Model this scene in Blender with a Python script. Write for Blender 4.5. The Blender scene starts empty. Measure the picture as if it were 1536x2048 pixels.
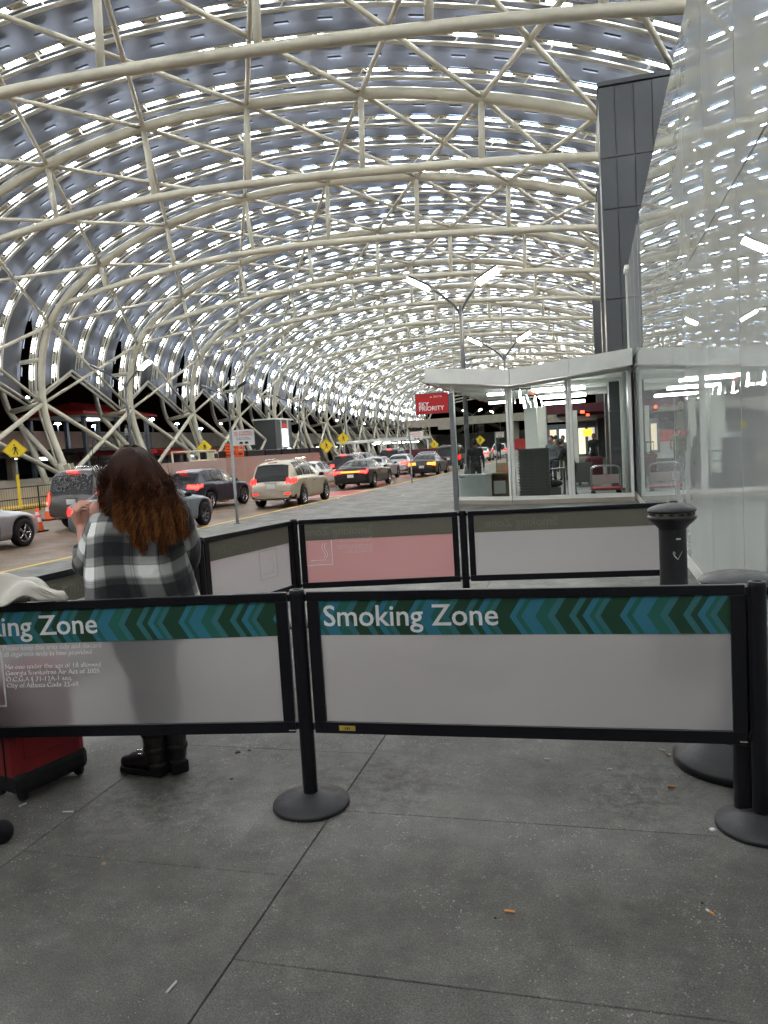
import bpy, bmesh, math, random
import numpy as np
from mathutils import Vector, Matrix
random.seed(7)
rng = np.random.default_rng(11)
scene = bpy.context.scene
COL = scene.collection
PI = math.pi
# ---------------------------------------------------------------- camera, world, exposure
EYE = 1.55
_ro, _pi, _ya = math.radians(3.46), math.radians(4.71), math.radians(15.2)
_F0 = Vector((-math.sin(_ya), math.cos(_ya), 0)); _R0 = Vector((math.cos(_ya), math.sin(_ya), 0)); _Z = Vector((0, 0, 1))
CF = _F0*math.cos(_pi) - _Z*math.sin(_pi); _U1 = _Z*math.cos(_pi) + _F0*math.sin(_pi)
CR = _R0*math.cos(_ro) - _U1*math.sin(_ro); CU = _R0*math.sin(_ro) + _U1*math.cos(_ro)
cam = bpy.data.cameras.new("camera"); camo = bpy.data.objects.new("camera", cam); COL.objects.link(camo)
cam.sensor_fit = 'VERTICAL'; cam.sensor_height = 24.0; cam.lens = 24.0*1540/2048
cam.clip_start = 0.05; cam.clip_end = 2000
_m = Matrix((CR, CU, -CF)).transposed().to_4x4(); _m.translation = Vector((0, 0, EYE)); camo.matrix_world = _m
scene.camera = camo
world = bpy.data.worlds.new("World"); scene.world = world; world.use_nodes = True
wn = world.node_tree; bg = wn.nodes['Background']
sky = wn.nodes.new('ShaderNodeTexSky'); sky.sky_type = 'NISHITA'; sky.sun_disc = False
sky.sun_elevation = math.radians(0.5); sky.sun_rotation = math.radians(200)
wn.links.new(sky.outputs[0], bg.inputs[0]); bg.inputs[1].default_value = 0.0006
scene.view_settings.view_transform = 'Standard'; scene.view_settings.look = 'None'
scene.view_settings.exposure = 0.5; scene.view_settings.gamma = 1.0; scene.view_settings.use_curve_mapping = False
scene.cycles.max_bounces = 8; scene.cycles.diffuse_bounces = 3; scene.cycles.glossy_bounces = 4
scene.cycles.transmission_bounces = 6; scene.cycles.transparent_max_bounces = 12
scene.cycles.sample_clamp_indirect = 4.0; scene.cycles.caustics_reflective = False; scene.cycles.caustics_refractive = False
scene.cycles.use_denoising = True

# ---------------------------------------------------------------- helpers
def tag(o, label=None, cat=None, group=None, kind=None):
    if label: o['label'] = label
    if cat: o['category'] = cat
    if group: o['group'] = group
    if kind: o['kind'] = kind
    return o
def empty(name, loc=(0, 0, 0), rz=0.0, parent=None):
    o = bpy.data.objects.new(name, None); COL.objects.link(o); o.location = loc; o.rotation_euler = (0, 0, rz)
    o.empty_display_size = 0.1
    if parent: o.parent = parent
    return o
def copy_tree(o, parent=None):
    c = o.copy(); COL.objects.link(c)
    if parent: c.parent = parent
    for ch in list(o.children): copy_tree(ch, c)
    return c
class MB:
    """collects geometry in plain lists"""
    def __init__(s): s.v = []; s.f = []; s.mi = []; s.uv = None
    def add(s, vs, fs, m=0):
        b = len(s.v); s.v.extend([tuple(p) for p in vs]); s.f.extend([tuple(i+b for i in f) for f in fs]); s.mi.extend([m]*len(fs)); return b
    def box(s, c, d, rz=0.0, m=0, rot=None):
        hx, hy, hz = d[0]/2, d[1]/2, d[2]/2
        ps = [Vector((x*hx, y*hy, z*hz)) for z in (-1, 1) for y in (-1, 1) for x in (-1, 1)]
        R = rot if rot is not None else Matrix.Rotation(rz, 3, 'Z')
        ps = [R @ p + Vector(c) for p in ps]
        s.add(ps, [(0, 2, 3, 1), (4, 5, 7, 6), (0, 1, 5, 4), (2, 6, 7, 3), (0, 4, 6, 2), (1, 3, 7, 5)], m); return s
    def box2(s, a, b, m=0):
        return s.box([(a[i]+b[i])/2 for i in range(3)], [abs(b[i]-a[i]) for i in range(3)], m=m)
    def tube(s, pts, r, n=8, m=0, cap=True, up=None, flat=1.0):
        pts = [Vector(p) for p in pts]; rs = r if hasattr(r, '__len__') else [r]*len(pts)
        N = len(pts); T = []
        for i in range(N):
            t = pts[min(i+1, N-1)] - pts[max(i-1, 0)]
            T.append(t.normalized() if t.length > 1e-9 else Vector((0, 0, 1)))
        ref = Vector(up) if up else (Vector((0, 0, 1)) if abs(T[0].z) < .9 else Vector((1, 0, 0)))
        a = T[0].cross(ref).normalized(); vs = []
        for i in range(N):
            a = (a - T[i]*a.dot(T[i])).normalized(); b = T[i].cross(a)
            for k in range(n):
                an = 2*PI*k/n; vs.append(pts[i] + (a*math.cos(an) + b*math.sin(an)*flat)*rs[i])
        fs = [(i*n+k, i*n+(k+1) % n, (i+1)*n+(k+1) % n, (i+1)*n+k) for i in range(N-1) for k in range(n)]
        if cap: fs += [tuple(range(n-1, -1, -1)), tuple((N-1)*n+k for k in range(n))]
        s.add(vs, fs, m); return s
    def lathe(s, prof, n=24, c=(0, 0, 0), m=0, axis='Z', cap=True):
        vs = []
        for (r, z) in prof:
            for k in range(n):
                a = 2*PI*k/n; x, y = r*math.cos(a), r*math.sin(a)
                p = (x, y, z) if axis == 'Z' else ((z, x, y) if axis == 'X' else (x, z, y))
                vs.append((p[0]+c[0], p[1]+c[1], p[2]+c[2]))
        N = len(prof)
        fs = [(i*n+k, i*n+(k+1) % n, (i+1)*n+(k+1) % n, (i+1)*n+k) for i in range(N-1) for k in range(n)]
        if cap: fs += [tuple(range(n-1, -1, -1)), tuple((N-1)*n+k for k in range(n))]
        s.add(vs, fs, m); return s
    def prism(s, poly, d, M=None, m=0):
        """poly in (x,z), extruded along y from 0 to d"""
        n = len(poly); vs = [Vector((p[0], 0, p[1])) for p in poly] + [Vector((p[0], d, p[1])) for p in poly]
        if M is not None: vs = [M @ v for v in vs]
        s.add(vs, [tuple(range(n)), tuple(range(2*n-1, n-1, -1))] + [(i, i+n, (i+1) % n+n, (i+1) % n) for i in range(n)], m); return s
    def quad(s, a, b, c, d, m=0): s.add([a, b, c, d], [(0, 1, 2, 3)], m); return s
    def mesh(s, name, mats, smooth=False):
        me = bpy.data.meshes.new(name); me.from_pydata([tuple(p) for p in s.v], [], s.f)
        for mm in (mats if isinstance(mats, (list, tuple)) else [mats]): me.materials.append(mm)
        if any(s.mi): me.polygons.foreach_set('material_index', s.mi)
        if smooth: me.polygons.foreach_set('use_smooth', [True]*len(me.polygons))
        me.update(); return me
    def build(s, name, mats, parent=None, smooth=False, loc=None, rz=None, bevel=0):
        me = s.mesh(name, mats, smooth); o = bpy.data.objects.new(name, me); COL.objects.link(o)
        if parent: o.parent = parent
        if loc: o.location = loc
        if rz: o.rotation_euler = (0, 0, rz)
        if bevel:
            b = o.modifiers.new('bevel', 'BEVEL'); b.width = bevel; b.segments = 2; b.limit_method = 'ANGLE'; b.angle_limit = .6
        return o
def obj(name, me, parent=None, loc=None, rot=None):
    o = bpy.data.objects.new(name, me); COL.objects.link(o)
    if parent: o.parent = parent
    if loc is not None: o.location = loc
    if rot is not None: o.rotation_euler = rot
    return o
def smooth_by_angle(me, ang=0.7):
    me.polygons.foreach_set('use_smooth', [True]*len(me.polygons))
    bm = bmesh.new(); bm.from_mesh(me)
    for e in bm.edges:
        if len(e.link_faces) == 2 and e.calc_face_angle(0) > ang: e.smooth = False
    bm.to_mesh(me); bm.free()
def catmull(P, per=6):
    P = [np.array(p, float) for p in P]; out = []
    for i in range(len(P)-1):
        p0 = P[max(i-1, 0)] if i > 0 else 2*P[0]-P[1]; p1 = P[i]; p2 = P[i+1]; p3 = P[i+2] if i+2 < len(P) else 2*P[-1]-P[-2]
        for k in range(per):
            t = k/per; out.append(.5*((2*p1)+(-p0+p2)*t+(2*p0-5*p1+4*p2-p3)*t*t+(-p0+3*p1-3*p2+p3)*t**3))
    out.append(P[-1]); return out

# ---------------------------------------------------------------- materials
def new_mat(name):
    m = bpy.data.materials.new(name); m.use_nodes = True; nt = m.node_tree
    return m, nt, nt.nodes, nt.links, nt.nodes['Principled BSDF']
def S(b, k, v):
    if k in b.inputs: b.inputs[k].default_value = v
def mat(name, col, rough=.5, metal=0, var=.12, scale=6, bump=0, bscale=60, spec=.5, coat=0, var2=None):
    m, nt, N, L, b = new_mat(name)
    c = tuple(col)+(1,)
    S(b, 'Roughness', rough); S(b, 'Metallic', metal); S(b, 'Specular IOR Level', spec); S(b, 'Coat Weight', coat); S(b, 'Coat Roughness', .05)
    if var:
        tc = N.new('ShaderNodeTexCoord'); no = N.new('ShaderNodeTexNoise'); no.inputs['Scale'].default_value = scale; no.inputs['Detail'].default_value = 6
        no.inputs['Roughness'].default_value = .65
        mr = N.new('ShaderNodeMapRange'); mr.inputs[1].default_value = .3; mr.inputs[2].default_value = .7; mr.inputs[3].default_value = 1-var; mr.inputs[4].default_value = 1+var
        mx = N.new('ShaderNodeVectorMath'); mx.operation = 'SCALE'; mx.inputs[0].default_value = col
        L.new(tc.outputs['Object'], no.inputs[0]); L.new(no.outputs[0], mr.inputs[0]); L.new(mr.outputs[0], mx.inputs['Scale']); L.new(mx.outputs[0], b.inputs['Base Color'])
        rr = N.new('ShaderNodeMapRange'); rr.inputs[1].default_value = .3; rr.inputs[2].default_value = .7; rr.inputs[3].default_value = max(.02, rough*(1-var)); rr.inputs[4].default_value = min(1, rough*(1+var))
        L.new(no.outputs[0], rr.inputs[0]); L.new(rr.outputs[0], b.inputs['Roughness'])
    else: b.inputs['Base Color'].default_value = c
    if bump:
        tc2 = N.new('ShaderNodeTexCoord'); n2 = N.new('ShaderNodeTexNoise'); n2.inputs['Scale'].default_value = bscale; n2.inputs['Detail'].default_value = 4
        bp = N.new('ShaderNodeBump'); bp.inputs['Strength'].default_value = bump; bp.inputs['Distance'].default_value = .01
        L.new(tc2.outputs['Object'], n2.inputs[0]); L.new(n2.outputs[0], bp.inputs['Height']); L.new(bp.outputs[0], b.inputs['Normal'])
    return m
def emis(name, col, strength, base=None):
    m, nt, N, L, b = new_mat(name)
    b.inputs['Base Color'].default_value = tuple(base or col)+(1,); S(b, 'Emission Color', tuple(col)+(1,)); S(b, 'Emission Strength', strength); S(b, 'Roughness', .4)
    return m
M = {}
M['cream'] = mat('cream_painted_steel', (.54, .51, .40), .48, var=.13, scale=1.1, bump=.04, bscale=8)
M['cream_thin'] = mat('cream_painted_rail', (.66, .63, .53), .45, var=.05, scale=2)
M['led'] = emis('white_led_diffuser', (.93, .96, 1.0), 30.0)
M['ledback'] = emis('led_spill_strip', (.42, .62, 1.0), 5.5)
M['driver'] = mat('tan_gear_tray', (.25, .22, .17), .5, var=.1)
M['lampglow'] = emis('lamp_head_glow', (1, .90, .70), 80)
M['lotglow'] = emis('car_park_lamp_glow', (.8, .85, 1), 120)
M['tubeglow'] = emis('fluorescent_tube_glow', (.95, .98, 1), 24)
M['dim_glow'] = emis('window_glow', (1, .9, .75), 3)
M['orange_glow'] = emis('orange_sign_glow', (1, .3, .02), 3)
M['red_glow'] = emis('red_sign_glow', (1, .05, .02), 5)
M['blue_glow'] = emis('blue_indicator_glow', (.05, .3, 1), 6)
M['brake'] = emis('brake_light_glow', (1, .012, .008), 15, (.5, .01, .01))
M['tail'] = emis('tail_light_glow', (1, .01, .008), 4, (.5, .01, .01))
M['amber'] = emis('amber_light_glow', (1, .16, .02), 5, (.6, .2, .02))
M['redlens'] = mat('red_lens', (.35, .01, .01), .15, var=0, coat=1)
M['black'] = mat('black_powder_coat', (.006, .006, .009), .38, spec=.3, var=.15, scale=20, bump=.05, bscale=300)
M['blackrub'] = mat('black_rubber', (.008, .008, .009), .7, spec=.3, var=.2, scale=12, bump=.1)
M['darkmetal'] = mat('dark_grey_metal', (.05, .055, .06), .45, var=.12, scale=4)
M['postgrey'] = mat('grey_galvanised_post', (.22, .23, .24), .4, metal=.5, var=.12, scale=12)
M['white'] = mat('white_paint', (.80, .81, .74), .45, var=.05, scale=3)
M['whitepl'] = mat('white_plastic', (.7, .72, .72), .35, var=.04)
M['chrome'] = mat('polished_metal', (.8, .8, .8), .12, metal=1, var=.05)
M['red'] = mat('red_paint', (.55, .02, .02), .45, var=.08)
M['redroof'] = mat('red_roof_sheet', (.42, .025, .02), .5, var=.1, scale=1)
M['orange'] = mat('orange_plastic', (.85, .12, .02), .5, var=.1)
M['yellow'] = mat('yellow_sign_sheet', (.85, .62, .02), .35, var=.05)
M['yellowline'] = mat('worn_yellow_paint', (.62, .42, .06), .6, var=.35, scale=9)
M['whiteline'] = mat('worn_white_paint', (.6, .6, .58), .6, var=.35, scale=9)
M['redlane'] = mat('worn_red_paint', (.45, .05, .05), .5, var=.35, scale=5)
M['signblack'] = mat('sign_black_print', (.01, .01, .01), .5, var=0)
M['signred'] = mat('sign_red_print', (.5, .02, .02), .5, var=0)
M['signwhite'] = mat('sign_white_sheet', (.72, .72, .70), .4, var=.03)
M['paper'] = mat('paper_white', (.75, .74, .7), .7, var=.08, scale=40)
M['filter'] = mat('cigarette_filter', (.75, .32, .06), .7, var=.15, scale=200)
M['card'] = mat('cardboard', (.38, .26, .15), .8, var=.15)
M['conc'] = mat('light_concrete', (.36, .32, .26), .85, var=.15, scale=1.2, bump=.2, bscale=20)
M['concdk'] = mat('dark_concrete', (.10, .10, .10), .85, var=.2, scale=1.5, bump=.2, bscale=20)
M['pink'] = mat('pink_stucco', (.40, .28, .24), .85, var=.08, scale=1.5, bump=.15, bscale=30)
M['maroon'] = mat('maroon_panel', (.09, .012, .025), .5, var=.15)
M['panelgrey'] = mat('dark_grey_cladding', (.075, .08, .085), .42, metal=.2, var=.06, scale=.8)
M['bluegrey'] = mat('blue_grey_column', (.10, .12, .15), .4, var=.1)
M['brownleaf'] = mat('dead_leaf', (.12, .05, .02), .8, var=.2, scale=80)

def frosted(name, tint, diff=.45, rough=.55):
    m, nt, N, L, b = new_mat(name)
    out = N['Material Output']; N.remove(b)
    rf = N.new('ShaderNodeBsdfRefraction'); rf.inputs['IOR'].default_value = 1.0001; rf.inputs['Roughness'].default_value = rough; rf.inputs['Color'].default_value = (.9*tint[0], .9*tint[1], .9*tint[2], 1)
    # rough refraction needs an index step to blur
    rf.inputs['IOR'].default_value = 1.18
    df = N.new('ShaderNodeBsdfDiffuse'); tr = N.new('ShaderNodeBsdfTranslucent'); gl = N.new('ShaderNodeBsdfGlossy')
    df.inputs[0].default_value = (.64*tint[0], .64*tint[1], .64*tint[2], 1); tr.inputs[0].default_value = (.9*tint[0], .9*tint[1], .9*tint[2], 1); gl.inputs['Roughness'].default_value = .3
    tc = N.new('ShaderNodeTexCoord'); no = N.new('ShaderNodeTexNoise'); no.inputs['Scale'].default_value = 2.2; no.inputs['Detail'].default_value = 5
    L.new(tc.outputs['Object'], no.inputs[0])
    cm = N.new('ShaderNodeMapRange'); cm.inputs[3].default_value = diff-.08; cm.inputs[4].default_value = diff+.08; L.new(no.outputs[0], cm.inputs[0])
    m1 = N.new('ShaderNodeMixShader'); m1.inputs[0].default_value = .5; L.new(df.outputs[0], m1.inputs[1]); L.new(tr.outputs[0], m1.inputs[2])
    m2 = N.new('ShaderNodeMixShader'); L.new(cm.outputs[0], m2.inputs[0]); L.new(rf.outputs[0], m2.inputs[1]); L.new(m1.outputs[0], m2.inputs[2])
    m3 = N.new('ShaderNodeMixShader'); m3.inputs[0].default_value = .05; L.new(m2.outputs[0], m3.inputs[1]); L.new(gl.outputs[0], m3.inputs[2])
    L.new(m3.outputs[0], out.inputs[0]); return m
M['frost'] = frosted('frosted_barrier_sheet', (1, .95, .94), .46)
M['frost_tail_glow'] = frosted('frosted_sheet_painted_tail_glow', (1, .52, .50), .9)  # red tail light glow on one rear panel, put into the sheet colour
def chevron():
    m, nt, N, L, b = new_mat('chevron_print')
    tc = N.new('ShaderNodeTexCoord'); sx = N.new('ShaderNodeSeparateXYZ'); L.new(tc.outputs['UV'], sx.inputs[0])
    ab = N.new('ShaderNodeMath'); ab.operation = 'ABSOLUTE'; L.new(sx.outputs[1], ab.inputs[0])
    k = N.new('ShaderNodeMath'); k.operation = 'MULTIPLY'; k.inputs[1].default_value = 0.62; L.new(ab.outputs[0], k.inputs[0])
    su = N.new('ShaderNodeMath'); su.operation = 'SUBTRACT'; L.new(sx.outputs[0], su.inputs[0]); L.new(k.outputs[0], su.inputs[1])
    dv = N.new('ShaderNodeMath'); dv.operation = 'DIVIDE'; dv.inputs[1].default_value = .43; L.new(su.outputs[0], dv.inputs[0])
    fr = N.new('ShaderNodeMath'); fr.operation = 'FRACT'; L.new(dv.outputs[0], fr.inputs[0])
    cr = N.new('ShaderNodeValToRGB'); cr.color_ramp.interpolation = 'CONSTANT'
    T = (.035, .19, .27, 1); G = (.02, .13, .10, 1); D = (.012, .055, .028, 1); T2 = (.04, .17, .19, 1)
    stops = [(0, D), (.11, T), (.17, G), (.22, T), (.35, G), (.41, G), (.46, T2), (.53, D), (.66, T2), (.72, D), (.78, T), (.84, G), (.885, T2), (.94, D)]
    e = cr.color_ramp.elements; e[0].position = 0; e[0].color = stops[0][1]; e[1].position = stops[1][0]; e[1].color = stops[1][1]
    for p, c in stops[2:]: q = e.new(p); q.color = c
    L.new(fr.outputs[0], cr.inputs[0]); L.new(cr.outputs[0], b.inputs['Base Color']); S(b, 'Roughness', .45)
    return m
M['chevron'] = chevron()
M['bandback'] = mat('olive_band_reverse', (.17, .16, .12), .6, var=.08, scale=8)
M['ghost'] = mat('reversed_ghost_print', (.21, .20, .155), .6, var=0)
M['print'] = mat('white_print', (.95, .94, .93), .5, var=0)
M['printfaint'] = mat('faint_white_print', (.75, .66, .64), .5, var=0)

def window_glass(name, refl=.12, tint=(.93, .97, .95)):
    m, nt, N, L, b = new_mat(name); out = N['Material Output']; N.remove(b)
    tr = N.new('ShaderNodeBsdfTransparent'); tr.inputs[0].default_value = tint+(1,)
    gl = N.new('ShaderNodeBsdfGlossy'); gl.inputs['Roughness'].default_value = .02
    fz = N.new('ShaderNodeFresnel'); fz.inputs[0].default_value = 1.45
    mx = N.new('ShaderNodeMixShader'); L.new(fz.outputs[0], mx.inputs[0]); L.new(tr.outputs[0], mx.inputs[1]); L.new(gl.outputs[0], mx.inputs[2]); L.new(mx.outputs[0], out.inputs[0])
    return m
M['glass'] = window_glass('clear_window_glass')
def hazy_mirror():
    m, nt, N, L, b = new_mat('milky_reflective_glass'); out = N['Material Output']; S(b, 'Roughness', .6); S(b, 'Specular IOR Level', 0)
    tc = N.new('ShaderNodeTexCoord'); no = N.new('ShaderNodeTexNoise'); no.inputs['Scale'].default_value = .8; no.inputs['Detail'].default_value = 5
    L.new(tc.outputs['Object'], no.inputs[0])
    cr = N.new('ShaderNodeMapRange'); cr.inputs[1].default_value = .3; cr.inputs[2].default_value = .7; cr.inputs[3].default_value = .9; cr.inputs[4].default_value = 1.08
    vm = N.new('ShaderNodeVectorMath'); vm.operation = 'SCALE'; vm.inputs[0].default_value = (.86, .90, .88); L.new(no.outputs[0], cr.inputs[0]); L.new(cr.outputs[0], vm.inputs['Scale'])
    L.new(vm.outputs[0], b.inputs['Base Color'])
    g = N.new('ShaderNodeBsdfGlossy'); g.inputs['Roughness'].default_value = 0.0; g.inputs['Color'].default_value = (.92, .95, .93, 1)
    n2 = N.new('ShaderNodeTexNoise'); n2.inputs['Scale'].default_value = 1.1; n2.inputs['Detail'].default_value = 1
    bp = N.new('ShaderNodeBump'); bp.inputs['Strength'].default_value = .05; bp.inputs['Distance'].default_value = .012
    L.new(tc.outputs['Object'], n2.inputs[0]); L.new(n2.outputs[0], bp.inputs['Height']); L.new(bp.outputs[0], g.inputs['Normal'])
    lw = N.new('ShaderNodeFresnel'); lw.inputs[0].default_value = 2.0
    fr = N.new('ShaderNodeMapRange'); fr.inputs[3].default_value = .52; fr.inputs[4].default_value = .9; L.new(lw.outputs[0], fr.inputs[0])
    mx = N.new('ShaderNodeMixShader'); L.new(fr.outputs[0], mx.inputs[0]); L.new(b.outputs[0], mx.inputs[1]); L.new(g.outputs[0], mx.inputs[2]); L.new(mx.outputs[0], out.inputs[0])
    return m
M['mirror'] = hazy_mirror()
def film():
    m, nt, N, L, b = new_mat('glossy_roof_film')
    S(b, 'Roughness', .5); S(b, 'IOR', 1.5); S(b, 'Specular IOR Level', .22)
    tc = N.new('ShaderNodeTexCoord'); no = N.new('ShaderNodeTexNoise'); no.inputs['Scale'].default_value = .5; no.inputs['Detail'].default_value = 6
    L.new(tc.outputs['Object'], no.inputs[0])
    cr = N.new('ShaderNodeValToRGB'); cr.color_ramp.elements[0].position = .3; cr.color_ramp.elements[0].color = (.036, .037, .041, 1); cr.color_ramp.elements[1].position = .7; cr.color_ramp.elements[1].color = (.088, .089, .096, 1)
    L.new(no.outputs[0], cr.inputs[0]); L.new(cr.outputs[0], b.inputs['Base Color'])
    return m
M['film'] = film()
def pavement_mat(name, base, speck, sc=1.0, stain=True):
    m, nt, N, L, b = new_mat(name)
    geo = N.new('ShaderNodeNewGeometry')
    def noise(s, d=5, r=.6):
        n = N.new('ShaderNodeTexNoise'); n.inputs['Scale'].default_value = s; n.inputs['Detail'].default_value = d; n.inputs['Roughness'].default_value = r; L.new(geo.outputs['Position'], n.inputs[0]); return n
    def mrange(src, a, b_, c, d):
        r = N.new('ShaderNodeMapRange'); r.inputs[1].default_value = a; r.inputs[2].default_value = b_; r.inputs[3].default_value = c; r.inputs[4].default_value = d; L.new(src, r.inputs[0]); return r.outputs[0]
    def mul(a, b_):
        x = N.new('ShaderNodeMath'); x.operation = 'MULTIPLY'; L.new(a, x.inputs[0]); L.new(b_, x.inputs[1]); return x.outputs[0]
    big = mrange(noise(.9*sc, 5).outputs[0], .3, .7, .70, 1.28); mid = mrange(noise(7*sc, 6, .7).outputs[0], .3, .7, .68, 1.3); fine = mrange(noise(180*sc, 3, .7).outputs[0], .3, .7, .35, 1.65)
    v = mul(mul(big, mid), fine)
    vm = N.new('ShaderNodeVectorMath'); vm.operation = 'SCALE'; vm.inputs[0].default_value = base; L.new(v, vm.inputs['Scale'])
    # pale chips and scuffs, gathered in patches
    vo = N.new('ShaderNodeTexVoronoi'); vo.inputs['Scale'].default_value = 75*sc; L.new(geo.outputs['Position'], vo.inputs['Vector'])
    chip = mrange(vo.outputs['Distance'], .18, .3, 1, 0); patch = mrange(noise(2.3*sc, 4).outputs[0], .44, .62, 0, 1); rnd = mrange(noise(31*sc, 2).outputs[0], .50, .58, 0, 1)
    scuff = mrange(noise(14*sc, 9, .8).outputs[0], .57, .74, 0, .6)
    mk = mul(mul(chip, patch), rnd); ad = N.new('ShaderNodeMath'); ad.operation = 'ADD'; ad.use_clamp = True; L.new(mk, ad.inputs[0]); L.new(mul(scuff, patch), ad.inputs[1])
    mx = N.new('ShaderNodeMix'); mx.data_type = 'RGBA'; L.new(ad.outputs[0], mx.inputs[0]); L.new(vm.outputs[0], mx.inputs[6]); mx.inputs[7].default_value = tuple(speck)+(1,)
    st = mrange(noise(3.1*sc, 8, .75).outputs[0], .56, .72, 0, .6)
    mx2 = N.new('ShaderNodeMix'); mx2.data_type = 'RGBA'; L.new(st, mx2.inputs[0]); L.new(mx.outputs[2], mx2.inputs[6]); mx2.inputs[7].default_value = (base[0]*.4, base[1]*.38, base[2]*.34, 1)
    if stain:      # greasy ash stains trodden in beside the bins
        last = mx2.outputs[2]
        for (px, py, rad) in ((.16, 3.50, .42), (.10, 3.28, .22), (-.95, 3.35, .5), (.5, 5.5, .5), (-2.0, 3.0, .45)):
            ds = N.new('ShaderNodeVectorMath'); ds.operation = 'DISTANCE'; ds.inputs[1].default_value = (px, py, 0); L.new(geo.outputs['Position'], ds.inputs[0])
            fall = mrange(ds.outputs['Value'], rad*.25, rad, 1, 0); sp_ = mrange(noise(16, 6, .7).outputs[0], .46, .6, 0, .75)
            m3 = N.new('ShaderNodeMix'); m3.data_type = 'RGBA'; L.new(mul(fall, sp_), m3.inputs[0]); L.new(last, m3.inputs[6]); m3.inputs[7].default_value = (.035, .032, .02, 1); last = m3.outputs[2]
        L.new(last, b.inputs['Base Color'])
    else: L.new(mx2.outputs[2], b.inputs['Base Color'])
    L.new(mrange(noise(2*sc, 5).outputs[0], .3, .7, .42, .72), b.inputs['Roughness'])
    bp = N.new('ShaderNodeBump'); bp.inputs['Strength'].default_value = .5; bp.inputs['Distance'].default_value = .004; L.new(noise(140*sc, 5, .75).outputs[0], bp.inputs['Height']); L.new(bp.outputs[0], b.inputs['Normal'])
    return m
M['pave'] = pavement_mat('dark_grey_paving', (.112, .109, .096), (.42, .41, .37))
M['joint'] = mat('dirty_joint', (.065, .060, .050), .9, var=.3, scale=10)
M['road'] = pavement_mat('brown_grey_asphalt', (.160, .112, .070), (.22, .19, .15), .5, False)
# ---------------------------------------------------------------- setting: ground, road, paving
def sheet(name, pts, z, m, kind='structure', n=1):
    b = MB(); b.add([(p[0], p[1], z) for p in pts], [tuple(range(len(pts)))]); o = b.build(name, m); tag(o, kind=kind); return o
sheet('ground', [(-600, -200), (400, -200), (400, 1200), (-600, 1200)], -.20, M['concdk'])
def curbx(y): return -9.28 + .0385*y
sheet('road', [(-23, -30), (curbx(-30)+.02, -30), (curbx(190)+.02, 190), (-23, 190)], -.15, M['road'])
SL_X = [-7.05, -5.87, -4.68, -3.48, -2.3, -1.13, 1.02]
Y0, Y1 = -1.3, 9.7
b = MB(); b.v = []; yy = [-30, 10, 50, 100, 190]
# raised pavement: slab sheet with kerb face, hole where single slabs lie
pv = MB()
def strip(x0f, x1f, ya, yb, z=0.0):
    pv.quad((x0f(ya), ya, z), (x1f(ya), ya, z), (x1f(yb), yb, z), (x0f(yb), yb, z))
R_ = lambda v: (lambda y: v)
strip(curbx, R_(6), -30, Y0); strip(curbx, R_(6), Y1, 60); strip(curbx, R_(6), 60, 190)
strip(curbx, R_(SL_X[0]), Y0, Y1); strip(R_(SL_X[-1]), R_(6), Y0, Y1)
pv.quad((SL_X[0], Y0, -.009), (SL_X[-1], Y0, -.009), (SL_X[-1], Y1, -.009), (SL_X[0], Y1, -.009), 1)
pave = pv.build('pavement', [M['pave'], M['joint']]); tag(pave, kind='structure')
kb = MB(); kb.add([(curbx(-30)-.02, -30, -.19), (curbx(190)-.02, 190, -.19), (curbx(190)-.02, 190, -.004), (curbx(-30)-.02, -30, -.004), (curbx(-30)+.22, -30, -.004), (curbx(190)+.22, 190, -.004)], [(0, 1, 2, 3), (3, 2, 5, 4)])
tag(kb.build('kerb', M['conc']), kind='structure')
yl = MB(); ys = np.linspace(-5, 150, 60)
for a, c in zip(ys[:-1], ys[1:]): yl.quad((curbx(a)+.0, a, .004), (curbx(a)+.13, a, .004), (curbx(c)+.13, c, .004), (curbx(c)+.0, c, .004))
tag(yl.build('kerb_marking', M['yellowline']), kind='structure')
for ci in range(len(SL_X)-1):
    y = [2.05, 2.55, 2.25, 2.7, 2.58, 2.07][ci]-1.1*3.3; y = Y0
    off = {0: .4, 1: .75, 2: .3, 3: .95, 4: .55, 5: .03}[ci]
    cuts = [Y0]+[v for v in [Y0+off+1.09*k+(.05*((k*7+ci) % 3-1)) for k in range(11)] if Y0+.1 < v < Y1-.1]+[Y1]
    for a, c in zip(cuts[:-1], cuts[1:]):
        g = .0022; dz = random.uniform(-.0025, .0)
        m_ = MB(); x0, x1 = SL_X[ci]+g, SL_X[ci+1]-g; a2, c2 = a+g, c-g; e = .002
        m_.add([(x0, a2, -.012), (x1, a2, -.012), (x1, c2, -.012), (x0, c2, -.012), (x0, a2, dz-e), (x1, a2, dz-e), (x1, c2, dz-e), (x0, c2, dz-e), (x0+e, a2+e, dz), (x1-e, a2+e, dz), (x1-e, c2-e, dz), (x0+e, c2-e, dz)],
               [(0, 1, 5, 4), (1, 2, 6, 5), (2, 3, 7, 6), (3, 0, 4, 7), (4, 5, 9, 8), (5, 6, 10, 9), (6, 7, 11, 10), (7, 4, 8, 11), (8, 9, 10, 11)])
        m_.build('slab', M['pave'], pave)
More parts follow.
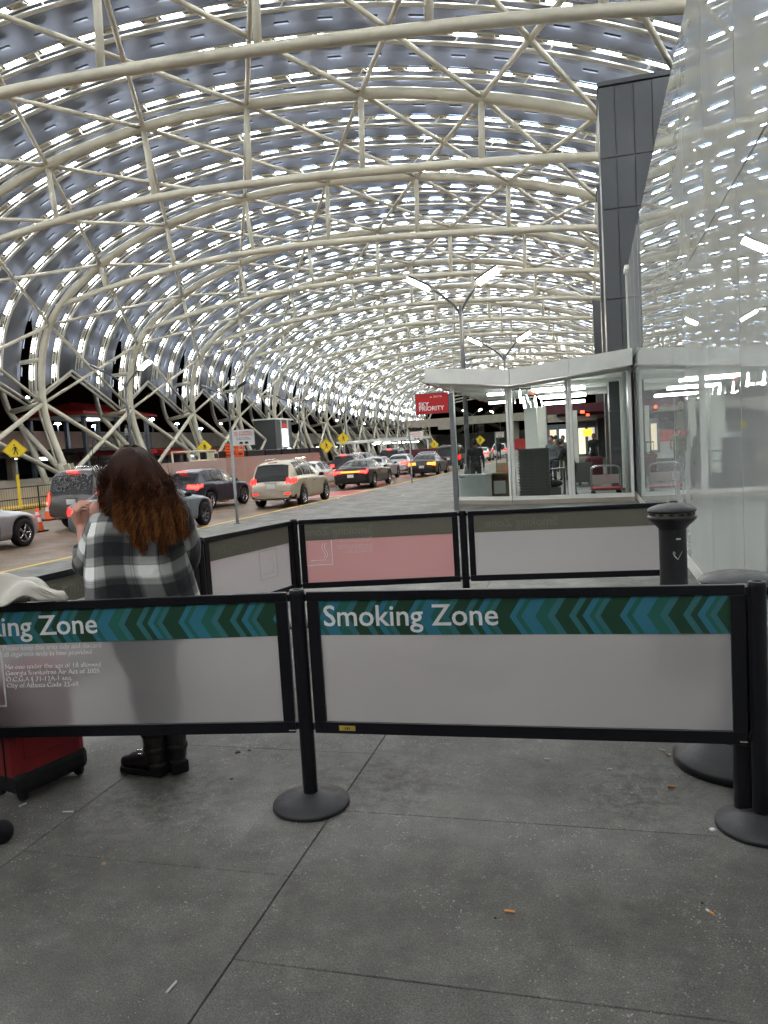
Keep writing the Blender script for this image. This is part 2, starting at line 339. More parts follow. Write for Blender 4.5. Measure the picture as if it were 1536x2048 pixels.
# markings on the road
mk = MB()
for y in range(60, 150, 6): mk.quad((-11.35+.02*y*.5, y, -.146), (-11.22+.02*y*.5, y, -.146), (-11.2+.02*y*.5, y+2.6, -.146), (-11.33+.02*y*.5, y+2.6, -.146))
mk.quad((-10.7, 27.3, -.146), (-8.35, 28.2, -.146), (-8.25, 28.5, -.146), (-10.7, 27.6, -.146))
mk.quad((-10.7, 30.5, -.146), (-8.2, 31.4, -.146), (-8.2, 31.7, -.146), (-10.7, 30.8, -.146))
tag(mk.build('road_marking', M['whiteline']), kind='structure')
sheet('red_crossing', [(-10.6, 27.9), (-8.3, 28.7), (-8.2, 31.2), (-10.6, 30.3)], -.146, M['redlane'])

# ---------------------------------------------------------------- canopy
BAY = 9.2; K0, K1 = -4, 17
def arch_y(k): return (2.03+k)*BAY
NODES = [(-28.2, .95), (-29.4, 5.2), (-28.5, 9.43), (-25.0, 12.26), (-20.85, 13.8), (-16.35, 14.55), (-11.95, 14.66), (-7.5, 14.32), (-3.18, 13.45), (.73, 12.2), (4.4, 10.4), (7.6, 8.1)]
def drift(x, y):
    if y <= 37.2: return 0.0
    w = min(1, max(0, (-x-12)/17)); return -.045*(y-37.2)*w
def DP(x, y, z): return (x+drift(x, y), y, z)
CUR = catmull(NODES, 8)            # arch centre line in x,z
CUR = [np.array(p) for p in CUR]
tan = [CUR[min(i+1, len(CUR)-1)]-CUR[max(i-1, 0)] for i in range(len(CUR))]
NRM = [np.array((-t[1], t[0]))/np.hypot(*t) for t in tan]           # left of travel = outward
def offset(d): return [CUR[i]+NRM[i]*d for i in range(len(CUR))]
def resample(P, n=None, step=None):
    P = np.array(P); s = np.concatenate([[0], np.cumsum(np.hypot(*(P[1:]-P[:-1]).T))])
    n = n or max(2, int(s[-1]/step)+1); q = np.linspace(0, s[-1], n)
    return np.stack([np.interp(q, s, P[:, 0]), np.interp(q, s, P[:, 1])], 1)
canopy = empty('roadway_canopy', (-28, 37, 0))
tag(canopy, 'huge cream steel lattice canopy with glowing curved light rings arching over the roadway', 'canopy')
CI = Matrix.Translation(canopy.location).inverted()
def cb(mb, name, m, smooth=True):
    mb.v = [tuple(CI @ Vector(p)) for p in mb.v]; return mb.build(name, m, canopy, smooth=smooth)
CHORD = catmull([(-27.9, 10.35), (-24.3, 11.05), (-20.2, 11.6), (-16.1, 11.85), (-11.9, 11.8), (-7.8, 11.6), (-3.6, 11.3), (.7, 10.87), (4.4, 10.3)], 3)
def chord_z(x): return float(np.interp(x, [p[0] for p in CHORD], [p[1] for p in CHORD]))
OUTER = catmull([(-29.5, .3), (-30.75, 3.6), (-31.7, 4.9), (-32.05, 6.4), (-31.75, 8.3), (-30.9, 10.4)], 4)
def inview(p, m=.08):
    d = Vector(p)-Vector((0, 0, EYE)); z = d.dot(CF)
    if z < .2: return None
    u = d.dot(CR)/z*1540/768; v = d.dot(CU)/z*1540/1024
    return z if abs(u) < 1+m and abs(v) < 1+m and p[0] < 1.0 else None
diag = []
for k in range(K0, K1+1):
    y = arch_y(k); far = y > 90
    a = MB(); a.tube([DP(p[0], y, p[1]) for p in CUR], .20, 10 if not far else 6)
    if abs(k) < 8:   # welded collars at the nodes
        for nx, nz in NODES[1:-1]: pass
    cb(a, 'arch', M['cream'])
    a = MB(); a.tube([DP(p[0], y, p[1]) for p in CHORD], .155, 10 if not far else 6); cb(a, 'lower_chord', M['cream'])
    for i in range(3, 11):
        nx, nz = NODES[i]; a = MB(); xo = nx+(-.0 if i > 3 else -.1)
        a.tube([DP(nx, y, nz), DP(nx+(.25 if nx < -12 else -.1), y, chord_z(nx))], .115, 8 if not far else 5)
        cb(a, 'post', M['cream'])
    a = MB(); a.tube([DP(p[0], y, p[1]) for p in OUTER], .17, 8 if not far else 6)
    cb(a, 'outer_leg', M['cream'])
    a = MB(); a.tube([DP(-28.2, y, .95), DP(-31.0, y, 4.0)], .17, 8); cb(a, 'leg_brace', M['cream'])
    a = MB(); a.tube([DP(-29.4, y, 5.2), DP(-31.7, y, 4.85)], .15, 8); cb(a, 'leg_tie', M['cream'])
    a = MB(); a.tube([DP(-29.45, y, 7.6), DP(-31.9, y, 7.5)], .12, 8); cb(a, 'leg_tie', M['cream'])
    a = MB()   # foot knuckle with gusset plates
    a.tube([DP(-28.6, y, 1.75), DP(-28.05, y, .3)], [.3, .42], 12); a.box(DP(-28.3, y-.18, 1.25), (.95, .07, .8), rot=Matrix.Rotation(-.35, 3, 'Y')); a.box(DP(-28.3, y+.18, 1.25), (.95, .07, .8), rot=Matrix.Rotation(-.35, 3, 'Y'))
    a.tube([DP(-28.55, y-.26, 1.35), DP(-28.55, y+.26, 1.35)], .12, 10)
    a.box(DP(-29.2, y, .32), (3.4, 1.3, .12))
    cb(a, 'foot', M['cream'], smooth=False)
    for q, dy in enumerate((.55, .85)):
        a = MB(); a.tube([DP(-30.3, y+dy, 6.0), DP(-30.1, y+dy, 4.6), DP(-28.9, y+dy, .4)], .055, 6)
        cb(a, 'drain_pipe', M['cream_thin'])
    if k < K1:
        y2 = arch_y(k+1)
        for i in range(len(NODES)-1):
            n0, n1 = NODES[i], NODES[i+1]
            for (p, q) in (((n0[0], y, n0[1]), (n1[0], y2, n1[1])), ((n1[0], y, n1[1]), (n0[0], y2, n0[1]))):
                if i == 0: q_ = q
                mx = [(p[j]+q[j])/2 for j in range(3)]; z = min([d for d in (inview(p, .3), inview(q, .3), inview(mx, .3)) if d is not None] or [999])
                diag.append((z, p, q, i))
diag.sort(key=lambda t: t[0])
rest = MB()
for j, (z, p, q, i) in enumerate(diag):
    p_, q_ = DP(*p), DP(*q); r = .088 if i > 0 else .13
    if j < 290:
        a = MB(); a.tube([p_, q_], r, 8 if z < 80 else 5); cb(a, 'diagonal_brace', M['cream'])
    else: rest.tube([p_, q_], r, 5)
tag(cb(rest, 'far_braces', M['cream']), kind='stuff')
# light rings, fixtures and roof film, four per bay
def zmin(f): return 5.15 + 2.2*(1-abs(f-.5)*2)
box = MB(); box.box((0, 0, -.012), (.72, .22, .045)); box.box((0, 0, .03), (.64, .14, .035), m=1); box_led = box.mesh('light_fixture', [M['led'], M['ledback']])
bx2 = MB(); bx2.box((0, 0, 0), (.42, .17, .09)); box_drv = bx2.mesh('gear_tray', M['driver'])
bx3 = MB(); bx3.box((0, 0, 0), (.5, .09, .06)); box_br = bx3.mesh('film_bracket', M['darkmetal'])
ringpath = resample(offset(.95), step=.5); innerpath = resample(offset(.62), step=.5)
fixtures, trays, brackets = [], [], []
def clipz(P, z0):
    P = [p for i, p in enumerate(P) if p[1] > z0 or p[0] > -20]; return P
for k in range(K0, K1):
    for j in range(4):
        f = j/4; y = arch_y(k)+f*BAY+(.3 if j == 0 else 0); z0 = zmin(f)
        far = y > 70
        rp = clipz(ringpath, z0); ip = clipz(innerpath, z0)
        a = MB()
        for s in (-.14, .14): a.tube([DP(p[0], y+s, p[1]) for p in (rp if not far else rp[::2])], .037, 4 if not far else 3, cap=False)
        a.tube([DP(p[0], y-.02, p[1]) for p in (ip if not far else ip[::2])], .07, 6 if not far else 4, cap=False)
        step = 1 if not far else 3
        for q in range(0, len(rp), step):
            p = rp[q]; a.tube([DP(p[0], y-.14, p[1]), DP(p[0], y+.14, p[1])], .016, 3, cap=False)
        for q in range(2, min(len(rp), len(ip)), 6):
            p = rp[q]; e = ip[np.argmin([(w[0]-p[0])**2+(w[1]-p[1])**2 for w in ip])]; a.tube([DP(p[0], y-.1, p[1]), DP(e[0], y-.02, e[1])], .03, 4, cap=False)
        a.v = [tuple(CI @ Vector(p)) for p in a.v]; a.build('light_ring', M['cream_thin'], canopy, smooth=True)
        P = resample(rp, step=.75)
        ph = (k*4+j) % 2
        for q in range(1, len(P)-1):
            p = P[q]; t = P[q+1]-P[q-1]; an = math.atan2(t[1], t[0]); n = np.array((-t[1], t[0]))/np.hypot(*t)
            if (q+ph) % 2 == 0: fixtures.append((DP(p[0]+n[0]*.02, y, p[1]+n[1]*.02), an))
            elif not far: trays.append((DP(p[0]+n[0]*.03, y, p[1]+n[1]*.03), an))
            if (q+ph) % 2 == 0 and not far: brackets.append((DP(p[0]-n[0]*-.28, y-.42, p[1]+n[1]*.28), an))
        # film panel between this ring and the next
        FP = resample(offset(1.4), n=128); ya = y+.0; yb = arch_y(k)+(j+1)/4*BAY
        if j == 0: ya = arch_y(k)-.02
        a = MB(); nv = 5; rows = []
        for (fi, (px, pz)) in enumerate(FP):
            row = []
            i0 = min(range(len(CUR)), key=lambda i: (CUR[i][0]-px)**2+(CUR[i][1]-pz)**2); nn = NRM[i0]
            for v in range(nv):
                tv = v/(nv-1); yv = ya+(yb-ya)*tv
                slit = 0
                if j == 0:      # narrow open slit beside each arch, low down on the flank
                    s = max(0, min(1, (10.4-pz)/1.5)) if px < -20 else 0
                    yv = (ya+.9*s)+(yb-ya-.9*s)*tv
                bul = .05*math.sin(PI*tv); row.append((DP(px+nn[0]*bul, yv, pz+nn[1]*bul), zmin((yv-arch_y(k))/BAY)+.15 if px < -20 else -99, pz))
            rows.append(row)
        for i in range(len(rows)-1):
            for v in range(nv-1):
                c = [rows[i][v], rows[i][v+1], rows[i+1][v+1], rows[i+1][v]]
                if sum(1 for w in c if w[2] < w[1]-.12) >= 3: continue
                vs = []
                for w in c:
                    P0 = list(w[0])
                    if w[2] < w[1]: P0[2] = w[1]
                    vs.append(P0)
                a.add(vs, [(0, 1, 2, 3)])
        a.v = [tuple(CI @ Vector(p)) for p in a.v]
        me = a.mesh('roof_panel', M['film'], True); bm = bmesh.new(); bm.from_mesh(me); bmesh.ops.remove_doubles(bm, verts=bm.verts, dist=.002); bm.to_mesh(me); bm.free()
        obj('roof_panel', me, canopy)
def put(lst, me, name, restname, limit):
    sc = sorted(range(len(lst)), key=lambda i: inview(lst[i][0]) or 9999)
    rest = MB(); V = [v.co.copy() for v in me.vertices]; Fs = [tuple(p.vertices) for p in me.polygons]; FM = [p.material_index for p in me.polygons]
    for rank, i in enumerate(sc):
        p, an = lst[i]
        if rank < limit: obj(name, me, canopy, CI @ Vector(p), (0, -an, 0))
        else:
            R = Matrix.Rotation(-an, 3, 'Y'); rest.add([CI @ (R @ v+Vector(p)) for v in V], Fs); rest.mi[-len(Fs):] = FM
    o = rest.build(restname, list(me.materials), canopy); tag(o, kind='stuff')
put(fixtures, box_led, 'light_fixture', 'far_light_fixtures', 300)
put(trays, box_drv, 'gear_tray', 'far_gear_trays', 120)
put(brackets, box_br, 'film_bracket', 'far_film_brackets', 120)
# gutter beams along the zigzag lower edge of the film
gt = []
for k in range(K0, K1):
    y, ym, y2 = arch_y(k), arch_y(k)+BAY/2, arch_y(k+1)
    for (a_, b_, c, d) in ((y, ym, 5.25, 7.45), (ym, y2, 7.45, 5.25)):
        a = MB(); xa, xb = (-30.2, -30.55) if c < d else (-30.55, -30.2)
        for o2 in (0, .22): a.tube([DP(xa-o2*.6, a_, c+.05-o2), DP(xb-o2*.6, b_, d+.05-o2)], .075, 6)
        n_ = 7
        for q in range(n_+1):
            t = q/n_; px, py, pz = xa+(xb-xa)*t, a_+(b_-a_)*t, c+(d-c)*t; a.tube([DP(px, py, pz+.05), DP(px-.13, py, pz-.17)], .02, 4)
        cb(a, 'gutter_beam', M['cream_thin'])
# ---------------------------------------------------------------- glass wall on the right
GX = 1.03
gw = empty('glass_wall', (GX, 9, 0)); tag(gw, 'tall milky reflective glass wall running beside the pavement at the right, mirroring the canopy', 'wall')
def gl(mb, name, m, **k):
    mb.v = [(p[0]-GX, p[1]-9, p[2]) for p in mb.v]; return mb.build(name, m, gw, **k)
seams = [-4.4+1.47*i for i in range(18)]; seams = [s for s in seams if s < 20.6]+[20.6]
for a, c in zip(seams[:-1], seams[1:]):
    for (z0, z1) in ((.14, 3.235), (3.25, 5.57)):
        t1, t2 = random.uniform(-.0012, .0012), random.uniform(-.0015, .0015); p = MB()
        p.add([(GX+t1, a+.006, z0), (GX-t1, c-.006, z0), (GX-t1+t2, c-.006, z1), (GX+t1+t2, a+.006, z1), (GX+.02+t1, a+.006, z0), (GX+.02-t1, c-.006, z0), (GX+.02-t1+t2, c-.006, z1), (GX+.02+t1+t2, a+.006, z1)],
              [(0, 3, 2, 1), (4, 5, 6, 7), (0, 1, 5, 4), (1, 2, 6, 5), (2, 3, 7, 6), (3, 0, 4, 7)]); gl(p, 'pane', M['mirror'])
p = MB(); p.box2((GX+.05, -4.4, .0), (GX+.12, 20.6, 5.5)); gl(p, 'backing', M['concdk'])
p = MB(); p.box2((GX-.012, -4.4, .0), (GX+.05, 20.6, .13)); gl(p, 'base_rail', M['white'])
p = MB(); p.box2((GX-.02, 20.6, 0), (GX+.13, 20.78, 5.6)); gl(p, 'end_post', M['white'])
for y in (20.4,): p = MB(); p.box2((GX-.05, 20.3, 5.58), (GX+.2, 20.9, 5.68)); gl(p, 'cap', M['white'])

# ---------------------------------------------------------------- dark clad blocks of the terminal
def clad_block(x0, x1, y0, y1, h, label, zs, xs):
    t = empty('clad_tower', ((x0+x1)/2, y0, 0)); tag(t, label, 'tower', 'dark clad blocks of the terminal')
    o = MB(); o.box2((x0+.04, y0+.04, 0), (x1-.04, y1-.04, h-.04)); o.v = [(p[0]-t.location.x, p[1]-y0, p[2]) for p in o.v]; o.build('core', M['concdk'], t)
    for za, zb in zip(zs[:-1], zs[1:]):
        for xa, xb in zip(xs[:-1], xs[1:]):
            o = MB(); o.box2((xa+.012, y0, za+.012), (xb-.012, y0+.04, zb-.012)); o.v = [(p[0]-t.location.x, p[1]-y0, p[2]) for p in o.v]; o.build('cladding_panel', M['panelgrey'], t)
        o = MB(); o.box2((x0, y0+.045, za+.012), (x0+.04, y1, zb-.012)); o.v = [(p[0]-t.location.x, p[1]-y0, p[2]) for p in o.v]; o.build('cladding_panel', M['panelgrey'], t)
    o = MB(); o.box2((x0-.03, y0-.03, h-.02), (x1+.03, y1+.03, h+.1)); o.v = [(p[0]-t.location.x, p[1]-y0, p[2]) for p in o.v]; o.build('coping', M['darkmetal'], t)
    return t
clad_block(.56, 5.0, 22.5, 24.4, 10.9, 'tall dark grey clad block rising behind the glass wall, nearest and largest of the blocks', [0, 2.2, 3.6, 5.25, 7.65, 9.0, 10.85], [.56, .97, 1.45, 1.92, 2.6, 3.4, 4.2, 5.0])
clad_block(.62, 5.0, 31.5, 33.5, 11.0, 'dark clad block seen as a narrow strip beyond the nearest clad block', [0, 2.2, 4.4, 6.6, 8.8, 10.95], [.62, 1.7, 2.8, 3.9, 5])
clad_block(.55, 5.0, 57, 60, 11.2, 'lowest looking and farthest dark clad block above the shelter roof', [0, 2.2, 4.4, 6.6, 8.8, 11.15], [.55, 1.7, 2.8, 3.9, 5])
# terminal front behind the shelter
tb = empty('terminal_building', (2, 60, 0)); tag(tb, 'terminal front with dark columns and lit shop windows seen through the shelter', 'building')
def tp(mb, name, m, **k):
    mb.v = [(p[0]-2, p[1]-60, p[2]) for p in mb.v]; return mb.build(name, m, tb, **k)
o = MB(); o.box2((1.5, 24.5, 0), (5, 130, 9.5)); tp(o, 'wall', M['concdk'])
o = MB(); o.box2((-1.8, 46, 2.75), (1.45, 130, 3.1)); tp(o, 'canopy_slab', M['maroon'])
o = MB(); o.box2((-2.5, 44, 2.9), (1.5, 46, 3.35)); tp(o, 'canopy_fascia', M['maroon'])
for i, y in enumerate([21.6, 24.6, 27.5, 29.6, 34.5, 36.5, 40, 43, 48, 53]):
    o = MB(); o.box2((1.02 if i % 2 else .9, y, 0), (1.48, y+.35+.2*(i % 3), 3.2 if y < 31 else 6.5)); tp(o, 'column', M['bluegrey'] if i % 2 else M['panelgrey'])
for i in range(7):
    y = 26+i*4.1; o = MB(); o.box2((1.38, y, .3), (1.46, y+2.3, 2.5)); f = tp(o, 'window', M['glass'] if i % 3 else M['darkmetal'])
    o = MB(); o.box2((1.47, y, .3), (1.49, y+2.3, 2.5)); o.v = [(p[0]-2, p[1]-60, p[2]) for p in o.v]; o.build('lit_interior', emis('shop_window_glow', (1, .8+.1*(i % 2), .62), .5+.4*(i % 3)), f)
o = MB(); o.box2((-3.2, 62, 0), (1.4, 62.2, 2.6)); tp(o, 'cross_wall', M['bluegrey'])
for i in range(6):
    x = -3.0+i*.72; o = MB(); o.box2((x, 61.85, .2), (x+.5, 61.95, 2.2)); tp(o, 'shop_window', emis('shopfront_glow_%d' % i, [(1, .8, .6), (.9, .9, .8), (1, .7, .5)][i % 3], .55+.5*(i % 2)))
tag(MB().box((0, 0, 0), (.42, .06, .34)).build('lit_sign', M['orange_glow'], None, loc=(-.09, 38, 1.72)), 'small glowing orange square sign hanging inside beyond the shelter', 'sign')
for i, (x, y, z) in enumerate([(-.22, 28.5, 2.42), (-.05, 36, 2.5)]):
    tag(MB().box((0, 0, 0), (.14, .05, .1)).build('exit_lamp', M['red_glow'], None, loc=(x, y, z)), ['nearer', 'farther'][i]+' small red lamp under the shelter ceiling', 'lamp')

# ---------------------------------------------------------------- white glazed shelter
SP = [(.96, 18.62), (-1.86, 18.98), (-3.4, 19.75)]
sh = empty('shelter', (-1.2, 19, 0)); tag(sh, 'white framed glass shelter with deep pale fascia at the end of the glass wall', 'shelter')
def zadd(x): return .075*(x+1.85) if x > -1.85 else .14*(-1.85-x)
def sp(mb, name, m, **k):
    mb.v = [(p[0], p[1], p[2]+(zadd(p[0]) if p[2] > 2.6 else 0)) for p in mb.v]
    mb.v = [(p[0]+1.2, p[1]-19, p[2]) for p in mb.v]; return mb.build(name, m, sh, **k)
def wbar(p, q, z0, z1, w=.07, dpt=.09):
    """upright bar between ground points p,q (width along the wall)"""
    o = MB(); P = Vector((p[0], p[1], 0)); Q = Vector((q[0], q[1], 0)); d = (Q-P); L = d.length; an = math.atan2(d.y, d.x)
    c = (P+Q)/2; o.box((c.x, c.y, (z0+z1)/2), (L, dpt, z1-z0), rz=an); return o
def at(p, q, t): return (p[0]+(q[0]-p[0])*t, p[1]+(q[1]-p[1])*t)
FZ0, FZ1 = .1, 2.86
bays = [(SP[0], at(SP[0], SP[1], .5)), (at(SP[0], SP[1], .5), SP[1]), (SP[1], SP[2])]
for i, (p, q) in enumerate(bays):
    L = math.hypot(q[0]-p[0], q[1]-p[1]); e = .075/L
    sp(wbar(at(p, q, .004), at(p, q, e), FZ0, FZ1), 'mullion', M['white']); sp(wbar(at(p, q, 1-e), at(p, q, .996), FZ0, FZ1), 'mullion', M['white'])
    sp(wbar(at(p, q, e), at(p, q, 1-e), FZ0, FZ0+.09, dpt=.085), 'bottom_rail', M['white']); sp(wbar(at(p, q, e), at(p, q, 1-e), FZ1-.08, FZ1, dpt=.085), 'top_rail', M['white'])
    sp(wbar(at(p, q, e), at(p, q, 1-e), FZ0+.09, FZ1-.08, dpt=.012), 'glass_pane', M['glass'])
    sp(wbar(p, q, 0, FZ0, dpt=.16), 'plinth', M['conc'])
RB = 31.0
def roofpoly(z0, z1, pts):
    o = MB(); n = len(pts); o.add([(x, y, z0) for x, y in pts]+[(x, y, z1) for x, y in pts], [tuple(range(n-1, -1, -1)), tuple(range(n, 2*n))]+[(i, (i+1) % n, (i+1) % n+n, i+n) for i in range(n)]); return o
RP = [(.98, 18.25), (-1.78, 18.62), (-4.05, 19.75), (-3.9, RB), (.98, RB)]
sp(roofpoly(2.93, 3.0, RP), 'ceiling', M['white'])
sp(roofpoly(3.17, 3.22, [(x, y) for x, y in RP]), 'roof', M['white'])
FP_ = [RP[0], at(RP[0], RP[1], .5), RP[1], RP[2]]
for i, (p, q) in enumerate(zip(FP_[:-1], FP_[1:])):
    nx, ny = (q[1]-p[1]), -(q[0]-p[0]); l = math.hypot(nx, ny)
    sp(wbar(at(p, q, .003), at(p, q, .997), 2.86, 3.23, dpt=.05), 'fascia_panel', M['white'])
o = wbar((-4.05, 19.8), (-3.9, RB), 2.86, 3.22, dpt=.05); sp(o, 'side_fascia', M['white'])
o = wbar((-4.07, 19.8), (-3.92, RB), 2.84, 2.855, dpt=.09); sp(o, 'red_edge', M['redroof'])
for y in (20.9, 22.4, 24.6, 26.4, 28.6): sp(MB().box2((-3.9, y, 2.80), (.95, y+.12, 2.925)), 'ceiling_beam', M['white'])
sp(MB().box2((.9, 19.0, .1), (.97, RB, 2.9)), 'side_wall', M['bluegrey'])
for y in (20.1, 21.8, 23.2, 25.4, 28): sp(MB().box2((.82, y, .1), (.895, y+.12, 2.85)), 'side_mullion', M['white'])
# ceiling strip lights, pairs
k = 0
for (y, xa, xb) in ((19.5, -1.35, -.1), (20.05, -1.3, -.05), (23.0, -1.4, -.05), (23.6, -1.4, -.05), (27.2, -1.5, -.1), (27.8, -1.5, -.1), (19.9, -2.5, -2.05), (24.2, -3.0, -2.4)):
    t = empty('strip_light', ((xa+xb)/2, y, 2.78)); w = xb-xa
    tag(t, ['nearest strip light of the front ceiling pair in the shelter', 'second strip light of the front ceiling pair in the shelter', 'nearer strip light of the middle ceiling pair', 'farther strip light of the middle ceiling pair',
            'nearer strip light of the rear ceiling pair', 'farther strip light of the rear ceiling pair', 'short strip light over the slanted bay of the shelter', 'short strip light deep inside the left of the shelter'][k], 'ceiling light', 'strip lights on the shelter ceiling'); k += 1
    MB().box((0, 0, .02), (w, .12, .03)).build('housing', M['white'], t); MB().box((0, 0, -.025), (w-.04, .085, .06)).build('tube', M['tubeglow'], t)
# pillars inside
for i, (x, y, w, lab) in enumerate([(-1.92, 27, .42, 'broad white square pillar above the tray stack, left one'), (-1.95, 33.4, .42, 'white square pillar standing just right of the broad one'), (-.72, 41, .28, 'thin white pillar behind the leaning worker')]):
    t = empty('pillar', (x, y, 0)); tag(t, lab, 'pillar', 'white pillars under the shelter'); MB().box((0, 0, 1.45), (w, w, 2.9)).build('shaft', M['white'], t, bevel=.01); MB().box((0, 0, .06), (w+.06, w+.06, .12)).build('base', M['darkmetal'], t)
# hanging dangling spotlights on rail near left
for i, (x, y) in enumerate([(-1.78, 20.6), (-1.62, 24.0)]):
    t = empty('hanging_unit', (x, y, 2.6)); tag(t, ['nearer', 'farther'][i]+' ceiling rail with dangling bright spots and an orange beacon in the shelter', 'light fitting', 'dangling light units in the shelter')
    MB().box((0, 0, .28), (.7, .06, .05)).build('rail', M['darkmetal'], t)
    for q in range(4):
        x_ = -.28+q*.17; MB().tube([(x_, 0, .26), (x_, 0, .12), (x_+.03, 0, -.08)], [.012, .03, .035], 8).build('spot', M['tubeglow'] if q % 2 == 0 else M['chrome'], t)
    MB().lathe([(.0, -.05), (.06, -.03), (.07, .03), (.03, .08), (0, .09)], 12, c=(.4, 0, .17), cap=False).build('beacon', M['red_glow'], t, smooth=True)
# left counter and cabinets in the slanted bay
t = empty('cabinet', (-2.93, 19.95, 0), math.radians(-26)); tag(t, 'low white cabinet behind the slanted pane of the shelter', 'cabinet')
MB().box((0, 0, .38), (.82, .35, .66)).build('body', M['whitepl'], t, bevel=.01); MB().box((0, 0, .725), (.86, .39, .03)).build('top', M['white'], t); MB().box((-.28, -.18, .68), (.18, .01, .02)).build('label_plate', M['darkmetal'], t)
t = empty('counter', (-2.3, 20.5, 0)); tag(t, 'pale counter with a cardboard box shelf beside the white cabinet', 'counter')
MB().box((0, 0, .72), (.75, .55, .05)).build('top', M['card'], t, bevel=.005); MB().box((-.33, 0, .36), (.05, .5, .68)).build('side_panel', M['white'], t); MB().box((.33, 0, .36), (.05, .5, .68)).build('side_panel', M['card'], t); MB().box((0, .2, .36), (.6, .04, .68)).build('back_panel', M['card'], t)
MB().box((-.02, -.27, .36), (.3, .01, .34)).build('notice', M['paper'], t)
tag(MB().box((0, 0, 0), (.42, .3, .24)).build('carton', M['card'], None, loc=(-2.2, 20.5, .867)), 'brown cardboard carton sitting on the pale counter', 'box')
# tray stack
th = MB()
th.box((0, 0, 0), (.72, .5, .012)); th.box((0, -.25, .035), (.76, .02, .06)); th.box((0, .25, .035), (.76, .02, .06)); th.box((-.37, 0, .035), (.02, .5, .06)); th.box((.37, 0, .035), (.02, .5, .06)); th.box((0, -.266, .052), (.80, .03, .022))
tm = th.mesh('tray', [mat('dark_grey_tray_plastic', (.11, .11, .105), .5, var=.2, scale=9)])
words = ['bottom', 'second', 'third', 'fourth', 'fifth', 'sixth', 'seventh', 'eighth', 'ninth', 'tenth', 'eleventh', 'twelfth', 'thirteenth', 'fourteenth', 'fifteenth', 'topmost']
pl = empty('pallet', (-1.4, 20.2, 0)); tag(pl, 'dark low pallet under the tall tray stack in the shelter', 'pallet')
for x in (-.3, 0, .3): MB().box((x, 0, .05), (.1, .5, .09)).build('runner', M['darkmetal'], pl)
MB().box((0, 0, .105), (.8, .54, .02)).build('deck', M['darkmetal'], pl)
for i in range(16):
    o = obj('tray', tm, None, (-1.4+random.uniform(-.012, .012), 20.2, .122+i*.0755), (0, 0, random.uniform(-.02, .02)))
    tag(o, 'dark plastic tray, %s of the tall stack in the shelter' % words[i] if i in (0, 15) else 'dark plastic tray, %s from the bottom of the tall stack in the shelter' % words[i], 'tray', 'trays in the tall stack')
pl2 = copy_tree(pl); pl2.location = (-.35, 25.5, 0); pl2['label'] = 'dark low pallet under the short tray stack behind the worker'
for i in range(8):
    o = obj('tray', tm, None, (-.35+random.uniform(-.012, .012), 25.5, .122+i*.0755), (0, 0, random.uniform(-.02, .02)))
    tag(o, 'dark plastic tray, %s in the short stack behind the worker' % (words[i] if i < 7 else 'topmost'), 'tray', 'trays in the short stack')
# luggage trolleys
def trolley(x, y, rz, label):
    t = empty('platform_trolley', (x, y, .1), rz); tag(t, label, 'trolley', 'platform trolleys in the shelter')
    MB().box((0, 0, .14), (.72, .5, .05)).build('deck', M['red'], t, bevel=.01)
    MB().tube([(-.36, -.25, .12), (.36, -.25, .12), (.36, .25, .12), (-.36, .25, .12), (-.36, -.25, .12)], .018, 6).build('rim', M['chrome'], t)
    for s in (-.2, .22):
        path = catmull([(-.34, s, .14), (-.34, s, .5), (-.33, s, .62), (-.25, s, .69), (0, s, .7), (.25, s, .69), (.33, s, .62), (.34, s, .5), (.34, s, .14)], 4)
        MB().tube(path, .019, 8).build('hoop', M['chrome'], t, smooth=True)
    MB().box((0, .22, .36), (.66, .02, .22)).build('panel', M['whitepl'], t)
    MB().box((-.05, .205, .36), (.1, .004, .13), rot=Matrix.Rotation(.4, 3, 'Y')).build('sticker', M['paper'], t)
    for sx in (-1, 1):
        for sy in (-1, 1): MB().lathe([(.0, -.015), (.05, -.015), (.05, .015), (0, .015)], 12, c=(sx*.3, sy*.2, .05), axis='Y', cap=False).build('castor', M['blackrub'], t)
trolley(.34, 19.75, .05, 'chrome hooped trolley with red deck just inside the right shelter pane')
